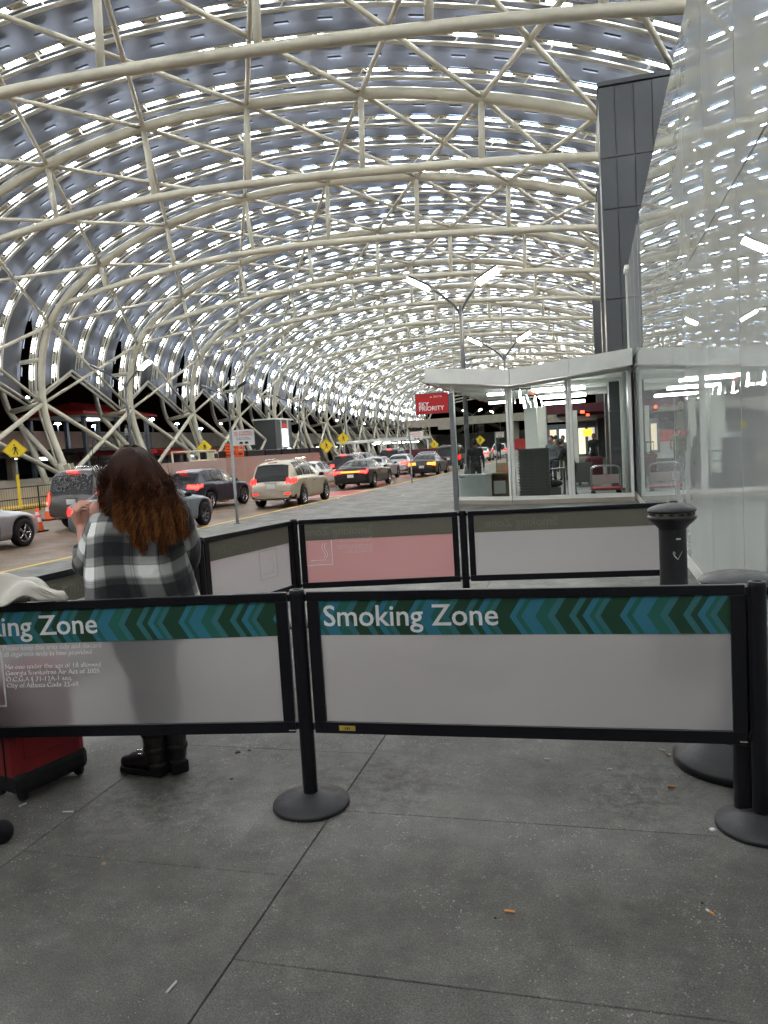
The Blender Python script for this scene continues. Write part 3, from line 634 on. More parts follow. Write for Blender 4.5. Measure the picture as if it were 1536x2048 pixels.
# suitcase maroon standing further in
def upright_case(x, y, rz, label, m, sc=1.0, band=None, name='suitcase'):
    t = empty(name, (x, y, 0), rz); tag(t, label, 'suitcase')
    prof = []
    b_ = MB(); b_.box((0, 0, .37), (.42, .26, .6)); b_.build('shell', m, t, bevel=.05)
    if band: q = MB(); q.box((0, -.005, .10), (.425, .272, .13)); q.build('lower_panel', band, t, bevel=.04)
    for x_ in (-.15, .15):
        q = MB(); q.tube([(x_*.6, .1, .66), (x_*.6, .1, .98)], .009, 6); q.build('handle_tube', M['chrome'], t)
    q = MB(); q.tube([(-.1, .1, .98), (.1, .1, .98)], .016, 8); q.build('grip', M['blackrub'], t)
    q = MB(); q.tube(catmull([(-.09, 0, .67), (-.07, 0, .70), (.07, 0, .70), (.09, 0, .67)], 4), .012, 6); q.build('top_handle', M['blackrub'], t)
    q = MB(); q.box((0, -.132, .42), (.34, .012, .4)); q.build('front_pocket', m, t, bevel=.005)
    q = MB(); q.tube([(-.15, -.14, .60), (.15, -.14, .60)], .004, 6); q.build('zip', M['chrome'], t)
    q = MB(); q.tube([(-.212, -.03, .10), (-.212, -.03, .62)], .004, 6); q.build('zip', M['blackrub'], t); q = MB(); q.tube([(.212, -.03, .10), (.212, -.03, .62)], .004, 6); q.build('zip', M['blackrub'], t)
    for sx in (-1, 1):
        for sy in (-1, 1):
            w = MB(); w.lathe([(0, -.014), (.03, -.014), (.033, -.008), (.033, .008), (.03, .014), (0, .014)], 14, c=(sx*.17, sy*.09, .033), axis='X', cap=False); w.box((sx*.17, sy*.09, .062), (.045, .04, .03)); w.build('wheel', M['blackrub'], t)
    t.scale = (sc, sc, sc); return t
upright_case(.12, 27.5, .3, 'tall maroon suitcase standing behind the chrome trolley', mat('maroon_fabric', (.10, .01, .012), .7, var=.15), 1.25)

# ---------------------------------------------------------------- far setting: parking deck, walls, bridge
pd = empty('parking_deck', (-42, 80, 0)); tag(pd, 'long concrete parking deck parapet behind the canopy legs, dark open level below', 'building')
def pp(mb, name, m, **k):
    mb.v = [(p[0]+42, p[1]-80, p[2]) for p in mb.v]; return mb.build(name, m, pd, **k)
y = 22
i = 0
while y < 250:
    w = 8.6; pp(MB().box2((-40.3, y+.03, 2.9), (-40.0, y+w-.03, 4.4)), 'parapet_panel', M['conc'] if i not in (2, 3) else M['pink']); 
    pp(MB().box2((-40.27, y+.03, 2.76), (-39.93, y+w-.03, 2.88)), 'drip_band', M['concdk'])
    pp(MB().box2((-41.6, y, 0), (-41.1, y+.5, 2.8)), 'column', M['conc']); y += w; i += 1
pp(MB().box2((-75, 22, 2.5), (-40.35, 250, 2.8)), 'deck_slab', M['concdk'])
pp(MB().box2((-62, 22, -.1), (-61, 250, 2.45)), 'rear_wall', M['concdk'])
pp(MB().box2((-33.6, 15, 0), (-33.2, 44, 1.0)), 'low_wall', M['conc'])
for i in range(12):
    y = 30+i*11; pp(MB().box((-50+(i % 3)*4, y, 2.42), (1.3, .12, .05)), 'deck_light', M['tubeglow'])
pw = MB(); pw.box2((-26.3, 24, -.2), (-25.6, 49, .42)); tag(pw.build('median_wall', M['concdk']), 'low dark median wall at the feet of the canopy legs on the left', 'wall')
pw = MB(); pw.box2((-35, 5, -.19), (-26.35, 190, .1)); tag(pw.build('median', M['concdk']), kind='structure')
pw = MB(); pw.box2((-26, 49, -.2), (-15.4, 190, .02)); tag(pw.build('median_island', M['concdk']), kind='structure')
# pink wall
t = empty('pink_wall', (-15.2, 35, 0)); tag(t, 'long pinkish stucco retaining wall behind the parked cars', 'wall')
for i in range(4): MB().box((0, -3.5+i*2.95, .70), (.4, 2.93, 1.72)).build('wall_panel', M['pink'], t)
MB().box((-1.9, 1.0, .68), (3.3, 11.5, 1.6)).build('fill', M['pink'], t)
# black barrier segments above the pink wall
for i in range(7):
    y = 38.2+i*2.75
    if y > 56: break
    t = empty('black_barrier', (-20.5, y, 1.5)); tag(t, 'low black barrier segment on the raised island, %s from the orange stack' % ['nearest', 'second', 'third', 'fourth', 'fifth', 'sixth', 'seventh'][i], 'barrier', 'black barrier segments on the raised island')
    MB().box((0, 1.3, .22), (.35, 2.6, .44)).build('body', M['concdk'] if 0 else M['black'], t, bevel=.03); MB().box((0, 1.3, .02), (.5, 2.55, .06)).build('foot', M['black'], t)
# orange folded barricades
for i in range(3):
    t = empty('barricade', (-20.2+.1*i, 41.0+.5*i, 1.5), .3); tag(t, ['short', 'tallest', 'middle'][i]+' orange plastic barricade leaning in the orange group above the pink wall', 'barricade', 'orange barricades above the pink wall')
    h = [.9, 1.55, 1.2][i]; rot = Matrix.Rotation(.12, 3, 'Y')
    for s in (-.22, .22): MB().box((s, 0, h/2), (.07, .08, h), rot=rot).build('upright', M['orange'], t)
    for q in range(5): MB().box((0, 0, .12+q*(h-.2)/4.2), (.42, .05, .12), rot=rot).build('board', M['orange'], t)
# cream cage of a lift platform
t = empty('lift_platform', (-19.2, 35.2, 1.0)); tag(t, 'cream metal lift platform cage parked behind the white and navy cars', 'lift platform')
t.location = (-20, 37.6, 1.0)
ms = mat('pale_cream_cage_paint', (.62, .58, .42), .5, var=.08)
for (a, b_) in [((0, -1.6, 0), (0, -1.6, 1)), ((0, 1.3, 0), (0, 1.3, 1)), ((0, -.6, 0), (0, -.6, 1)), ((0, .35, 0), (0, .35, 1)), ((0, -1.6, 1), (0, 1.3, 1)), ((0, -1.6, .02), (0, 1.3, .02)), ((0, -1.6, .5), (0, .35, .5)), ((-1, -1.6, 0), (-1, -1.6, 1)), ((-1, 1.3, 0), (-1, 1.3, 1)), ((-1, -1.6, 1), (-1, 1.3, 1)), ((0, -1.6, 1), (-1, -1.6, 1)), ((0, 1.3, 1), (-1, 1.3, 1))]:
    MB().tube([a, b_], .05, 6).build('cage_bar', ms, t)
MB().box((.08, .85, .68), (.3, .6, .45)).build('control_box', ms, t); MB().box((.25, .85, .7), (.05, .35, .25)).build('control_panel', M['signblack'], t); MB().box((-.5, -.15, -.45), (1.1, 2.9, .7)).build('chassis', M['darkmetal'], t)
# red roofed stair tower
t = empty('stair_tower', (-36, 50.5, 0)); tag(t, 'open steel stair tower with a red hipped roof at the left, behind the nearest legs', 'tower')
zt = 5.35
MB().add([(-2.7, -4.6, zt), (2.7, -4.6, zt), (2.7, 4.6, zt), (-2.7, 4.6, zt), (0, -2.2, zt+.85), (0, 2.2, zt+.85)], [(0, 1, 4), (1, 2, 5, 4), (2, 3, 5), (3, 0, 4, 5), (3, 2, 1, 0)]) and None
o = MB(); o.add([(-2.7, -4.6, zt), (2.7, -4.6, zt), (2.7, 4.6, zt), (-2.7, 4.6, zt), (0, -2.2, zt+.85), (0, 2.2, zt+.85)], [(0, 1, 4), (1, 2, 5, 4), (2, 3, 5), (3, 0, 4, 5), (3, 2, 1, 0)]); o.build('roof', M['redroof'], t)
MB().box((0, 0, zt-.1), (5.5, 9.3, .18)).build('roof_edge', M['redroof'], t); MB().box((0, 0, zt-.24), (4.8, 8.4, .08)).build('soffit', M['white'], t)
for x in (-2.2, 2.2):
    for y in (-3.9, 0, 3.9): MB().box((x, y, (zt-.3)/2), (.26, .26, zt-.3)).build('column', M['bluegrey'], t)
MB().box((0, 0, 2.75), (4.6, 8.2, .22)).build('landing', M['darkmetal'], t)
for z in (3.15, 3.55, 3.85): MB().tube([(2.3, -3.9, z), (2.3, 3.9, z)], .03, 6).build('rail', M['bluegrey'], t)
for q in range(12): MB().tube([(2.3, -3.8+q*.69, 2.8), (2.3, -3.8+q*.69, 3.85)], .02, 4).build('baluster', M['bluegrey'], t)
for q in range(12): MB().box((1.2, -3+q*.5, .15+q*.22), (1.4, .35, .05)).build('stair_tread', M['darkmetal'], t)
MB().box((0, 0, 5.0), (.6, 1.2, .05)).build('ceiling_lamp', M['tubeglow'], t)
# red awnings with shop front
for i, (y0, y1, zz, lab) in enumerate([(49, 58.3, 2.85, 'red awning over dark shop windows behind the brown haired woman'), (59.2, 70.5, 2.7, 'second red awning right of the woman, reaching the lift platform')]):
    t = empty('awning', (-35.4, (y0+y1)/2, 0)); tag(t, lab, 'awning', 'red awnings behind the canopy legs'); L = y1-y0
    o = MB(); o.add([(-.9, -L/2, zz), (-.9, L/2, zz), (0, L/2, zz-.18), (0, -L/2, zz-.18), (0, L/2, zz-.55), (0, -L/2, zz-.55), (-.9, L/2, zz-.5), (-.9, -L/2, zz-.5)], [(0, 1, 2, 3), (3, 2, 4, 5), (5, 4, 6, 7), (0, 3, 5, 7), (1, 6, 4, 2), (0, 7, 6, 1)]); o.build('cover', M['red'], t)
    for q in range(5):
        yq = -L/2+.5+q*(L-1)/4; MB().box((-1.0, yq, 1.15), (.14, .14, 2.3)).build('post', M['bluegrey'], t)
        if q < 4: f = MB().box((-1.25, yq+(L-1)/8, 1.2), (.06, (L-1)/4-.5, 1.8)).build('window', M['darkmetal'], t); 
    MB().box((-1.6, 0, 1.2), (.5, L, 2.5)).build('shop_wall', M['conc'], t)
    MB().box((-.9, 1.5, zz-.75), (.2, .9, .06)).build('lamp', M['tubeglow'], t)
# lit booth
t = empty('kiosk_booth', (-30.2, 71.3, 0)); tag(t, 'dark kiosk booth with a brightly lit doorway and red band, on the raised island', 'kiosk')
MB().box((0, 0, 3.3), (2.2, 4.2, 3.3)).build('body', M['panelgrey'], t); MB().box((0, 0, 5.02), (2.5, 4.5, .14)).build('roof', M['white'], t)
MB().box((1.13, .1, 4.35), (.06, 1.3, .45)).build('red_band', M['red'], t); MB().box((1.13, .1, 3.2), (.06, 1.3, 1.7)).build('lit_door', M['dim_glow'] if 0 else emis('booth_door_glow', (.95, .97, 1), 2.6), t)
for s in (-.75, .95): MB().box((1.15, s, 3.5), (.1, .12, 3.0)).build('door_post', M['white'], t)
MB().box((0, 0, .85), (3.4, 6.2, 1.6)).build('plinth', M['concdk'], t)
MB().box((1.75, -.5, 1.9), (.05, .8, .5)).build('counter_light', emis('counter_glow', (.9, .95, 1), 4), t)
# far white shelter
t = empty('bus_shelter', (-23, 85, 0)); tag(t, 'distant white flat roofed shelter on the island left of the priority sign', 'shelter')
for (a, b_) in [((-5.4, 0), (-2.7, -.9)), ((-2.7, -.9), (0, 0)), ((0, 0), (0.6, 0.1))]:
    pass
o = MB(); o.add([(-5.3, 0, 2.35), (-2.7, -1.4, 2.25), (.1, 0, 2.45), (3.6, 11, 2.5), (-3.5, 11, 2.5)], [(0, 1, 2, 3, 4)]); o.v += [(x, y, z+.28) for x, y, z in o.v]; o.f += [(5, 6, 7, 8, 9)]+[(i, (i+1) % 5, (i+1) % 5+5, i+5) for i in range(5)]; o.mi = [0]*len(o.f); o.build('roof', M['white'], t)
for (x, y) in [(-4.4, 0), (-2.7, -1.2), (-1.3, -.5), (0, .1), (1.1, 3.5), (2.2, 7), (3.3, 10.5)]: MB().box((x, y, 1.15), (.2, .2, 2.3)).build('post', M['white'], t)
for q in range(5): MB().box((-1+q*.7, 2+q*2, 2.15), (.9, .2, .06)).build('strip_lamp', M['tubeglow'], t)
t = MB().box2((-21.5, 80, .05), (-14.2, 80.3, 1.25)).build('hoarding', M['maroon']); tag(t, 'long maroon hoarding below the distant white shelter', 'hoarding')
# overpass
t = empty('overpass', (-10, 150, 0)); tag(t, 'pale concrete overpass crossing far ahead beyond the shelter', 'bridge')
for q in range(9): MB().box((-38+q*7.6, 0, 5.75), (7.55, .6, 1.0)).build('beam', M['conc'], t)
for q in range(9): MB().box((-38+q*7.6, -.2, 6.5), (7.55, .3, .5)).build('parapet', M['conc'], t)
MB().box((-10, 6, 6.1), (70, 11, .3)).build('deck', M['concdk'], t)
for x in (-24, -4, 12): MB().box((x, 4, 2.6), (1.2, 1.6, 5.2)).build('pier', M['conc'], t)
for x in (-36, -17, 4): MB().box((x, 0, 4.9), (3.2, 1.2, .7)).build('pier_cap', M['conc'], t)
tag(MB().box2((-60, 205, -.1), (30, 206, 4.2)).build('distant_wall', M['concdk']), 'dark wall closing the road beyond the overpass', 'wall')
tag(MB().box2((-12, 120, .1), (-2.5, 121, 1.75)).build('red_hoarding', M['redroof']), 'dark red hoarding far ahead seen through the shelter', 'hoarding')
# ---------------------------------------------------------------- lettering helper
_fc = {}
def text_mesh(s, size, m, depth=.0012, bold=0.0, align='LEFT', space=1.0, mirror=False, track=1.0):
    cu = bpy.data.curves.new('lettering', 'FONT'); cu.body = s; cu.size = size; cu.extrude = depth; cu.offset = 0; cu.align_x = align; cu.space_line = space; cu.space_character = track; cu.resolution_u = 3
    o = bpy.data.objects.new('lettering', cu); COL.objects.link(o); dg = bpy.context.evaluated_depsgraph_get(); dg.update()
    me = bpy.data.meshes.new_from_object(o.evaluated_get(dg)); bpy.data.objects.remove(o); bpy.data.curves.remove(cu)
    for v in me.vertices: v.co = Vector(((-v.co.x if mirror else v.co.x), -v.co.z, v.co.y))     # stands in the x,z plane
    if bold:
        bm = bmesh.new(); bm.from_mesh(me); src = bm.verts[:]; g_ = bm.verts[:]+bm.edges[:]+bm.faces[:]
        for dx, dz in ((.016, 0), (0, .013), (.016, .013), (.008, .006)):
            r_ = bmesh.ops.duplicate(bm, geom=g_); 
            for v in r_['geom']:
                if isinstance(v, bmesh.types.BMVert): v.co.x += dx*size*(bold/.018); v.co.z += dz*size*(bold/.018); v.co.y += .00003*(1+dx*50+dz*90)
        bm.to_mesh(me); bm.free()
    me.materials.clear(); me.materials.append(m); me.name = 'lettering'; return me
def width_of(me): xs = [v.co.x for v in me.vertices]; return max(xs)-min(xs)
def text_fit(s, width, m, **k):
    me = text_mesh(s, 1.0, m, **k); w = width_of(me); f = width/w
    for v in me.vertices: v.co = Vector((v.co.x*f, v.co.y, v.co.z*f))
    return me
# ---------------------------------------------------------------- smoking zone barriers
def stanchion(x, y, label, r=.17, h=.965, group='black posts of the smoking zone barriers', rz=0):
    t = empty('barrier_post', (x, y, 0), rz); tag(t, label, 'barrier post', group)
    MB().lathe([(0, 0), (r, 0), (r*1.0, .012), (r*.985, .018), (r*.6, .034), (r*.3, .052), (.034, .06), (0, .06)], 48, cap=False).build('base', M['blackmat'], t, smooth=True)
    MB().lathe([(.0325, .055), (.0325, h-.03), (.0325, h-.004), (.03, h), (.02, h+.001), (.018, h-.006), (0, h-.006)], 28, cap=False).build('pole', M['black'], t, smooth=True)
    MB().lathe([(.034, h-.035), (.0345, h-.03), (.0345, h-.018), (.034, h-.014)], 28, cap=False).build('collar', M['black'], t, smooth=True)
    for z in (.36, .93): MB().box((0, 0, z), (.085, .022, .03)).build('clamp', M['black'], t)
    return t
M['blackmat'] = mat('matt_black_base', (.020, .020, .023), .55, var=.25, scale=14, bump=.15, bscale=120)
def band_mesh(x0, x1, z0, z1, y, m, flip=False):
    me = bpy.data.meshes.new('printed_band'); zc = (z0+z1)/2
    # thin slab with real thickness
    b_ = MB(); b_.add([(x0, y, z0), (x1, y, z0), (x1, y, z1), (x0, y, z1), (x0, y+.0012, z0), (x1, y+.0012, z0), (x1, y+.0012, z1), (x0, y+.0012, z1)], [(0, 1, 2, 3), (7, 6, 5, 4), (0, 4, 5, 1), (3, 2, 6, 7), (0, 3, 7, 4), (1, 5, 6, 2)])
    me = b_.mesh('printed_band', m); uv = me.uv_layers.new(name='UVMap')
    for l in me.loops:
        c = me.vertices[l.vertex_index].co; uv.data[l.index].uv = (c.x, (c.z-zc)) if not flip else (-c.x, c.z-zc)
    # split vertically at the middle so that |v| is exact is not needed: shader works per pixel
    return me
def panel(p, q, label, facing=True, sheet='frost', z0=.33, z1=.955, text=None, seed=0.0, gap=.045):
    """local x from p to q, local -y is the side towards the viewer. facing=True: the printed side faces -y"""
    P, Q = Vector((p[0], p[1], 0)), Vector((q[0], q[1], 0)); d = Q-P; L = d.length; an = math.atan2(d.y, d.x)
    t = empty('crowd_barrier', P, an); tag(t, label, 'barrier', 'framed panels of the smoking zone barrier')
    a, c = gap, L-gap; w = .052; th = .026
    MB().box2((a, -th/2, z1-w*.75), (c, th/2, z1)).build('top_rail', M['black'], t, bevel=.003)
    MB().box2((a, -th/2, z0), (c, th/2, z0+w)).build('bottom_rail', M['black'], t, bevel=.003)
    MB().box2((a, -th/2+.0007, z0+w+.0005), (a+w, th/2-.0007, z1-w*.75-.0005)).build('side_rail', M['black'], t, bevel=.002)
    MB().box2((c-w, -th/2+.0007, z0+w+.0005), (c, th/2-.0007, z1-w*.75-.0005)).build('side_rail', M['black'], t, bevel=.002)
    x0, x1, za, zb = a+w, c-w, z0+w, z1-w*.75; zband = zb-.152
    MB().quad((x0, 0, za), (x1, 0, za), (x1, 0, zb), (x0, 0, zb)).build('sheet', M[sheet], t)
    fy = -.004 if facing else .003
    obj('printed_band', band_mesh(x0+.001, x1-.001, zband, zb-.001, fy-.0006 if facing else .0035, M['chevron']), t)
    obj('band_reverse', band_mesh(x0+.001, x1-.001, zband, zb-.001, .0022 if facing else -.0042, M['bandback']), t)
    MB().tube([(x0, -th/2-.001, za), (x1, -th/2-.001, za)], .0018, 4).build('lower_bead', M['chrome'] if 0 else M['darkmetal'], t)
    return t, L, x0, x1, za, zb, zband
def icon(t, x, z, s, m, y):
    o = MB(); w = .008
    for (a, b_) in (((x, z), (x+s, z+w)), ((x, z+s-w), (x+s, z+s)), ((x, z+w), (x+w, z+s-w)), ((x+s-w, z+w), (x+s, z+s-w))): o.box2((a[0], y, a[1]), (b_[0], y+.0012, b_[1]))
    o.box2((x+s*.2, y, z+s*.17), (x+s*.78, y+.0012, z+s*.2)); o.box2((x+s*.70, y, z+s*.2), (x+s*.78, y+.0012, z+s*.23))
    for q in (0, .09):
        path = catmull([(x+s*(.68+q), y, z+s*.26), (x+s*(.73+q), y, z+s*.38), (x+s*(.68+q), y, z+s*.52), (x+s*(.63+q), y, z+s*.66), (x+s*(.68+q), y, z+s*.8)], 5)
        for a, b_ in zip(path[:-1], path[1:]): o.add([(a[0]-.003, y, a[2]), (a[0]+.003, y, a[2]), (b_[0]+.003, y, b_[2]), (b_[0]-.003, y, b_[2])], [(0, 1, 2, 3)])
    o.build('pictogram', m, t)
NOTE = "Please keep this area tidy and discard\nall cigarette ends in bins provided\n\nNo one under the age of 18 allowed\nGeorgia Smokefree Air Act of 2005\nO.C.G.A § 31-12A-1 seq.\nCity of Atlanta Code 22-68"
# near right panel
A = (-1.25, 3.08); B_ = (.59, 3.14)
t, L, x0, x1, za, zb, zband = panel(A, B_, 'near right barrier panel with the full Smoking Zone heading over an empty frosted sheet', True)
obj('lettering', text_fit('Smoking Zone', .745, M['print'], bold=.018), t, (.112, -.0062, zb-.112))
MB().box((.192, -.0145, .356), (.072, .002, .022)).build('asset_tag', mat('gold_label', (.5, .36, .08), .4, var=.1), t); 
for q in range(3): MB().box((.185+q*.008, -.0159, .356), (.004, .001, .010)).build('tag_mark', M['signblack'], t)
MB().box((L-.06, -.0145, .343), (.03, .002, .006)).build('scuff_clip', M['chrome'], t)
sc = MB()
for _ in range(26):
    x_, z_ = random.uniform(.12, L-.15), random.uniform(.40, .74); a_ = random.uniform(-.9, 1.2); l_ = random.uniform(.004, .022)
    sc.add([(x_, -.0012, z_), (x_+l_*math.cos(a_), -.0012, z_+l_*math.sin(a_)), (x_+l_*math.cos(a_)+.0006, -.0012, z_+l_*math.sin(a_)+.0008), (x_+.0006, -.0012, z_+.0008)], [(0, 1, 2, 3)])
tag(sc.build('scratches', M['paper'], t), kind='stuff')
# near left panel
C_ = (-3.11, 2.80)
t, L, x0, x1, za, zb, zband = panel(C_, A, 'near left barrier panel with a no-smoking-age notice, white cloth over its top rail', True)
obj('lettering', text_fit('Smoking Zone', .745, M['print'], bold=.018), t, (.21, -.0062, zb-.112))
nm = text_fit(NOTE, .47, M['print'], bold=.010, space=.93, depth=.001)
obj('lettering', nm, t, (.50, -.0075, zb-.178)); icon(t, .235, .475, .255, M['print'], -.004)
MB().box((L-.06, -.0145, .343), (.03, .002, .006)).build('scuff_clip', M['chrome'], t)
# rear row, seen from inside
PA0, PA1, PB1, PC1, PD1 = (-3.06, 3.1), (-2.88, 5.22), (-2.6, 6.45), (-1.11, 6.72), (.66, 6.88)
def ghost(t, x, z, w, m=None): obj('reversed_lettering', text_fit('Smoking Zone', w, M['ghost'], bold=.02, mirror=True), t, (x, -.0052, z))
t, L, x0, x1, za, zb, zband = panel(PA0, PA1, 'left side barrier panel behind the white cloth, mostly hidden by the woman', False); ghost(t, 1.1, zb-.112, .7)
t, L, x0, x1, za, zb, zband = panel(PA1, PB1, 'rear barrier panel right of the woman, narrow and slanting away', False); ghost(t, .62, zb-.108, .5); icon(t, .72, .5, .25, M['printfaint'], -.003)
t, L, x0, x1, za, zb, zband = panel(PB1, PC1, 'rear barrier panel tinted pink for tail light glow, with a smoke pictogram at its left', False, 'frost_tail_glow'); ghost(t, .71, zb-.112, .62)
icon(t, .085, .535, .25, M['print'], -.003); obj('lettering', text_fit(NOTE, .33, M['printfaint'], mirror=True, space=.93), t, (.70, -.003, .76))
t, L, x0, x1, za, zb, zband = panel(PC1, PD1, 'rear right barrier panel with an olive band, ending behind the near ash bin', False); ghost(t, .82, zb-.112, .62)
stanchion(A[0], A[1], 'black barrier post between the two near Smoking Zone panels, round base in full view')
stanchion(B_[0], B_[1], 'black barrier post at the right end of the near panels')
stanchion(C_[0], C_[1], 'black barrier post at the far left end of the near panels')
stanchion(PA0[0], PA0[1]+0.02, 'black barrier post at the corner under the white cloth') if 0 else None
stanchion(*PA1, 'black barrier post just right of the woman in the plaid shirt')
stanchion(*PB1, 'black barrier post at the left edge of the panel tinted pink for tail light glow')
stanchion(*PC1, 'black barrier post between the glow-tinted panel and the rear right panel')
stanchion(*PD1, 'black barrier post behind the nearer looking ash bin by the glass wall')
t = empty('post', (.565, 3.24, 0)); tag(t, 'thick black post without a base, standing right behind the right end barrier post', 'post')
MB().lathe([(0, 0), (.052, 0), (.058, .02), (.058, .92), (.05, .93), (0, .93)], 24, cap=False).build('tube', M['black'], t, smooth=True); MB().lathe([(.0585, .30), (.06, .305), (.06, .33), (.0585, .335)], 24, cap=False).build('ring', M['blackmat'], t)
# ---------------------------------------------------------------- ash bins
M['binblack'] = mat('weathered_black_bin', (.012, .012, .014), .4, var=.35, scale=9, bump=.1, bscale=60)
M['ash'] = mat('ash_stained_metal', (.2, .17, .13), .6, metal=.3, var=.5, scale=14)
def ashbin(x, y, rz, label, extra=False, br=.215):
    t = empty('ash_bin', (x, y, 0), rz); tag(t, label, 'ash bin', 'smokers ash bins')
    MB().lathe([(0, 0), (br, 0), (br, .035), (br*.985, .045), (br*.9, .07), (br*.72, .125), (br*.62, .155), (br*.6, .165), (0, .165)], 48, cap=False).build('base', M['binblack'], t, smooth=False if 0 else True)
    MB().lathe([(br*.6, .16), (br*.55, .22), (.11, .32), (.098, .42), (.093, .55), (.093, .86), (.095, .89)], 40, cap=False).build('body', M['binblack'], t, smooth=True)
    MB().lathe([(.093, .865), (.11, .885), (.155, .925), (.168, .945), (.168, .955), (.155, .962)], 40, cap=False).build('flange', M['binblack'], t, smooth=True)
    MB().lathe([(.148, .958), (.148, .985)], 40, cap=False).build('ash_ring', M['ash'], t, smooth=True)
    for k in range(14):
        a = 2*PI*k/14; MB().box((.1485*math.cos(a), .1485*math.sin(a), .972), (.012, .03, .014), rz=a).build('slot', M['signblack'], t)
    MB().lathe([(.155, .984), (.166, .992), (.166, 1.0), (.15, 1.016), (.10, 1.035), (.04, 1.045), (0, 1.046)], 40, cap=False).build('lid', M['binblack'], t, smooth=True)
    if extra:
        MB().box((0.02, -.0945, .80), (.03, .004, .011)).build('lock_plate', M['paper'], t, bevel=.001)
        o = MB(); 
        def st(pts):
            for a, b_ in zip(pts[:-1], pts[1:]): o.tube([(a[0], -math.sqrt(max(0, .0945**2-a[0]**2)), a[1]), (b_[0], -math.sqrt(max(0, .0945**2-b_[0]**2)), b_[1])], .0016, 4)
        st([(-.02, .70), (-.012, .712), (-.004, .70), (-.012, .69), (-.02, .70)]); st([(-.01, .69), (.012, .655)]); st([(.012, .655), (.045, .71)]); st([(-.015, .685), (.008, .66)])
        o.build('scratch_mark', M['paper'], t)
    return t
ashbin(.54, 5.75, .1, 'black mushroom topped ash bin by the rear panel, scratched tick on its side', True)
b2 = ashbin(.625, 3.76, .5, 'second ash bin behind the right end barrier post, lid and cone base showing', False, .30); b2.scale = (1, 1, .86)
# ---------------------------------------------------------------- signs
def pole(t, h, r=.035, m='postgrey', square=False):
    if square: MB().box((0, 0, h/2), (r*2, r*2, h)).build('post', M[m], t, bevel=.004)
    else: MB().lathe([(r, 0), (r, h), (0, h)], 16, cap=False).build('post', M[m], t, smooth=True)
    MB().lathe([(0, 0), (r*2.6, 0), (r*2.6, .015), (r*1.2, .02)], 16, cap=False).build('base_plate', M[m], t)
t = empty('parking_sign', (-8.06, 16.5, 0), .14); tag(t, 'white no stopping or standing sign on a grey post in front of the beige SUV', 'sign'); pole(t, 2.2)
MB().box((.31, -.05, 2.0), (.52, .012, .36)).build('sign_plate', M['signwhite'], t); 
obj('lettering', text_fit('NO STOPPING\nOR STANDING', .44, M['signred'], bold=.02, space=.85), t, (.09, -.0575, 2.095))
obj('small_lettering', text_fit('Except for Active\nLoading / Unloading', .34, M['signblack'], space=.85), t, (.14, -.0575, 1.985))
for s in (0, 1): MB().box((.25+.13*s, -.0575, 1.87), (.09, .002, .035)).build('car_symbol', M['signblack'], t); MB().box((.25+.13*s, -.0575, 1.895), (.055, .002, .02)).build('car_symbol', M['signblack'], t)
t2 = copy_tree(t); t2.location = (-7.42, 32.2, 0); t2['label'] = 'second white no stopping sign farther up the kerb beside the black sedan'
t3 = copy_tree(t); t3.location = (-6.1, 52, 0); t3['label'] = 'third white no stopping sign seen far through the slanted shelter pane'
t = empty('priority_sign', (-3.08, 17.9, 0), .0); tag(t, 'red sky priority airline sign on a tall grey post at the left of the shelter', 'sign')
MB().box((0, 0, 1.37), (.11, .11, 2.74)).build('post', M['postgrey'], t, bevel=.004)
MB().box((-.46, -.0, 2.53), (.76, .03, .45)).build('sign_plate', M['red'], t); MB().box((-.46, .0, 2.53), (.79, .02, .48)).build('sign_edge', M['darkmetal'], t)
obj('lettering', text_fit('SKY\nPRIORITY', .60, M['print'], bold=.03, space=.72), t, (-.78, -.0165, 2.47))
obj('small_lettering', text_fit('DELTA', .2, M['print'], bold=.03, track=1.25), t, (-.42, -.0165, 2.665))
o = MB(); o.prism([(0, 0), (.05, 0), (.025, .04)], .0015); o.build('emblem', M['print'], t, loc=(-.5, -.0175, 2.667))
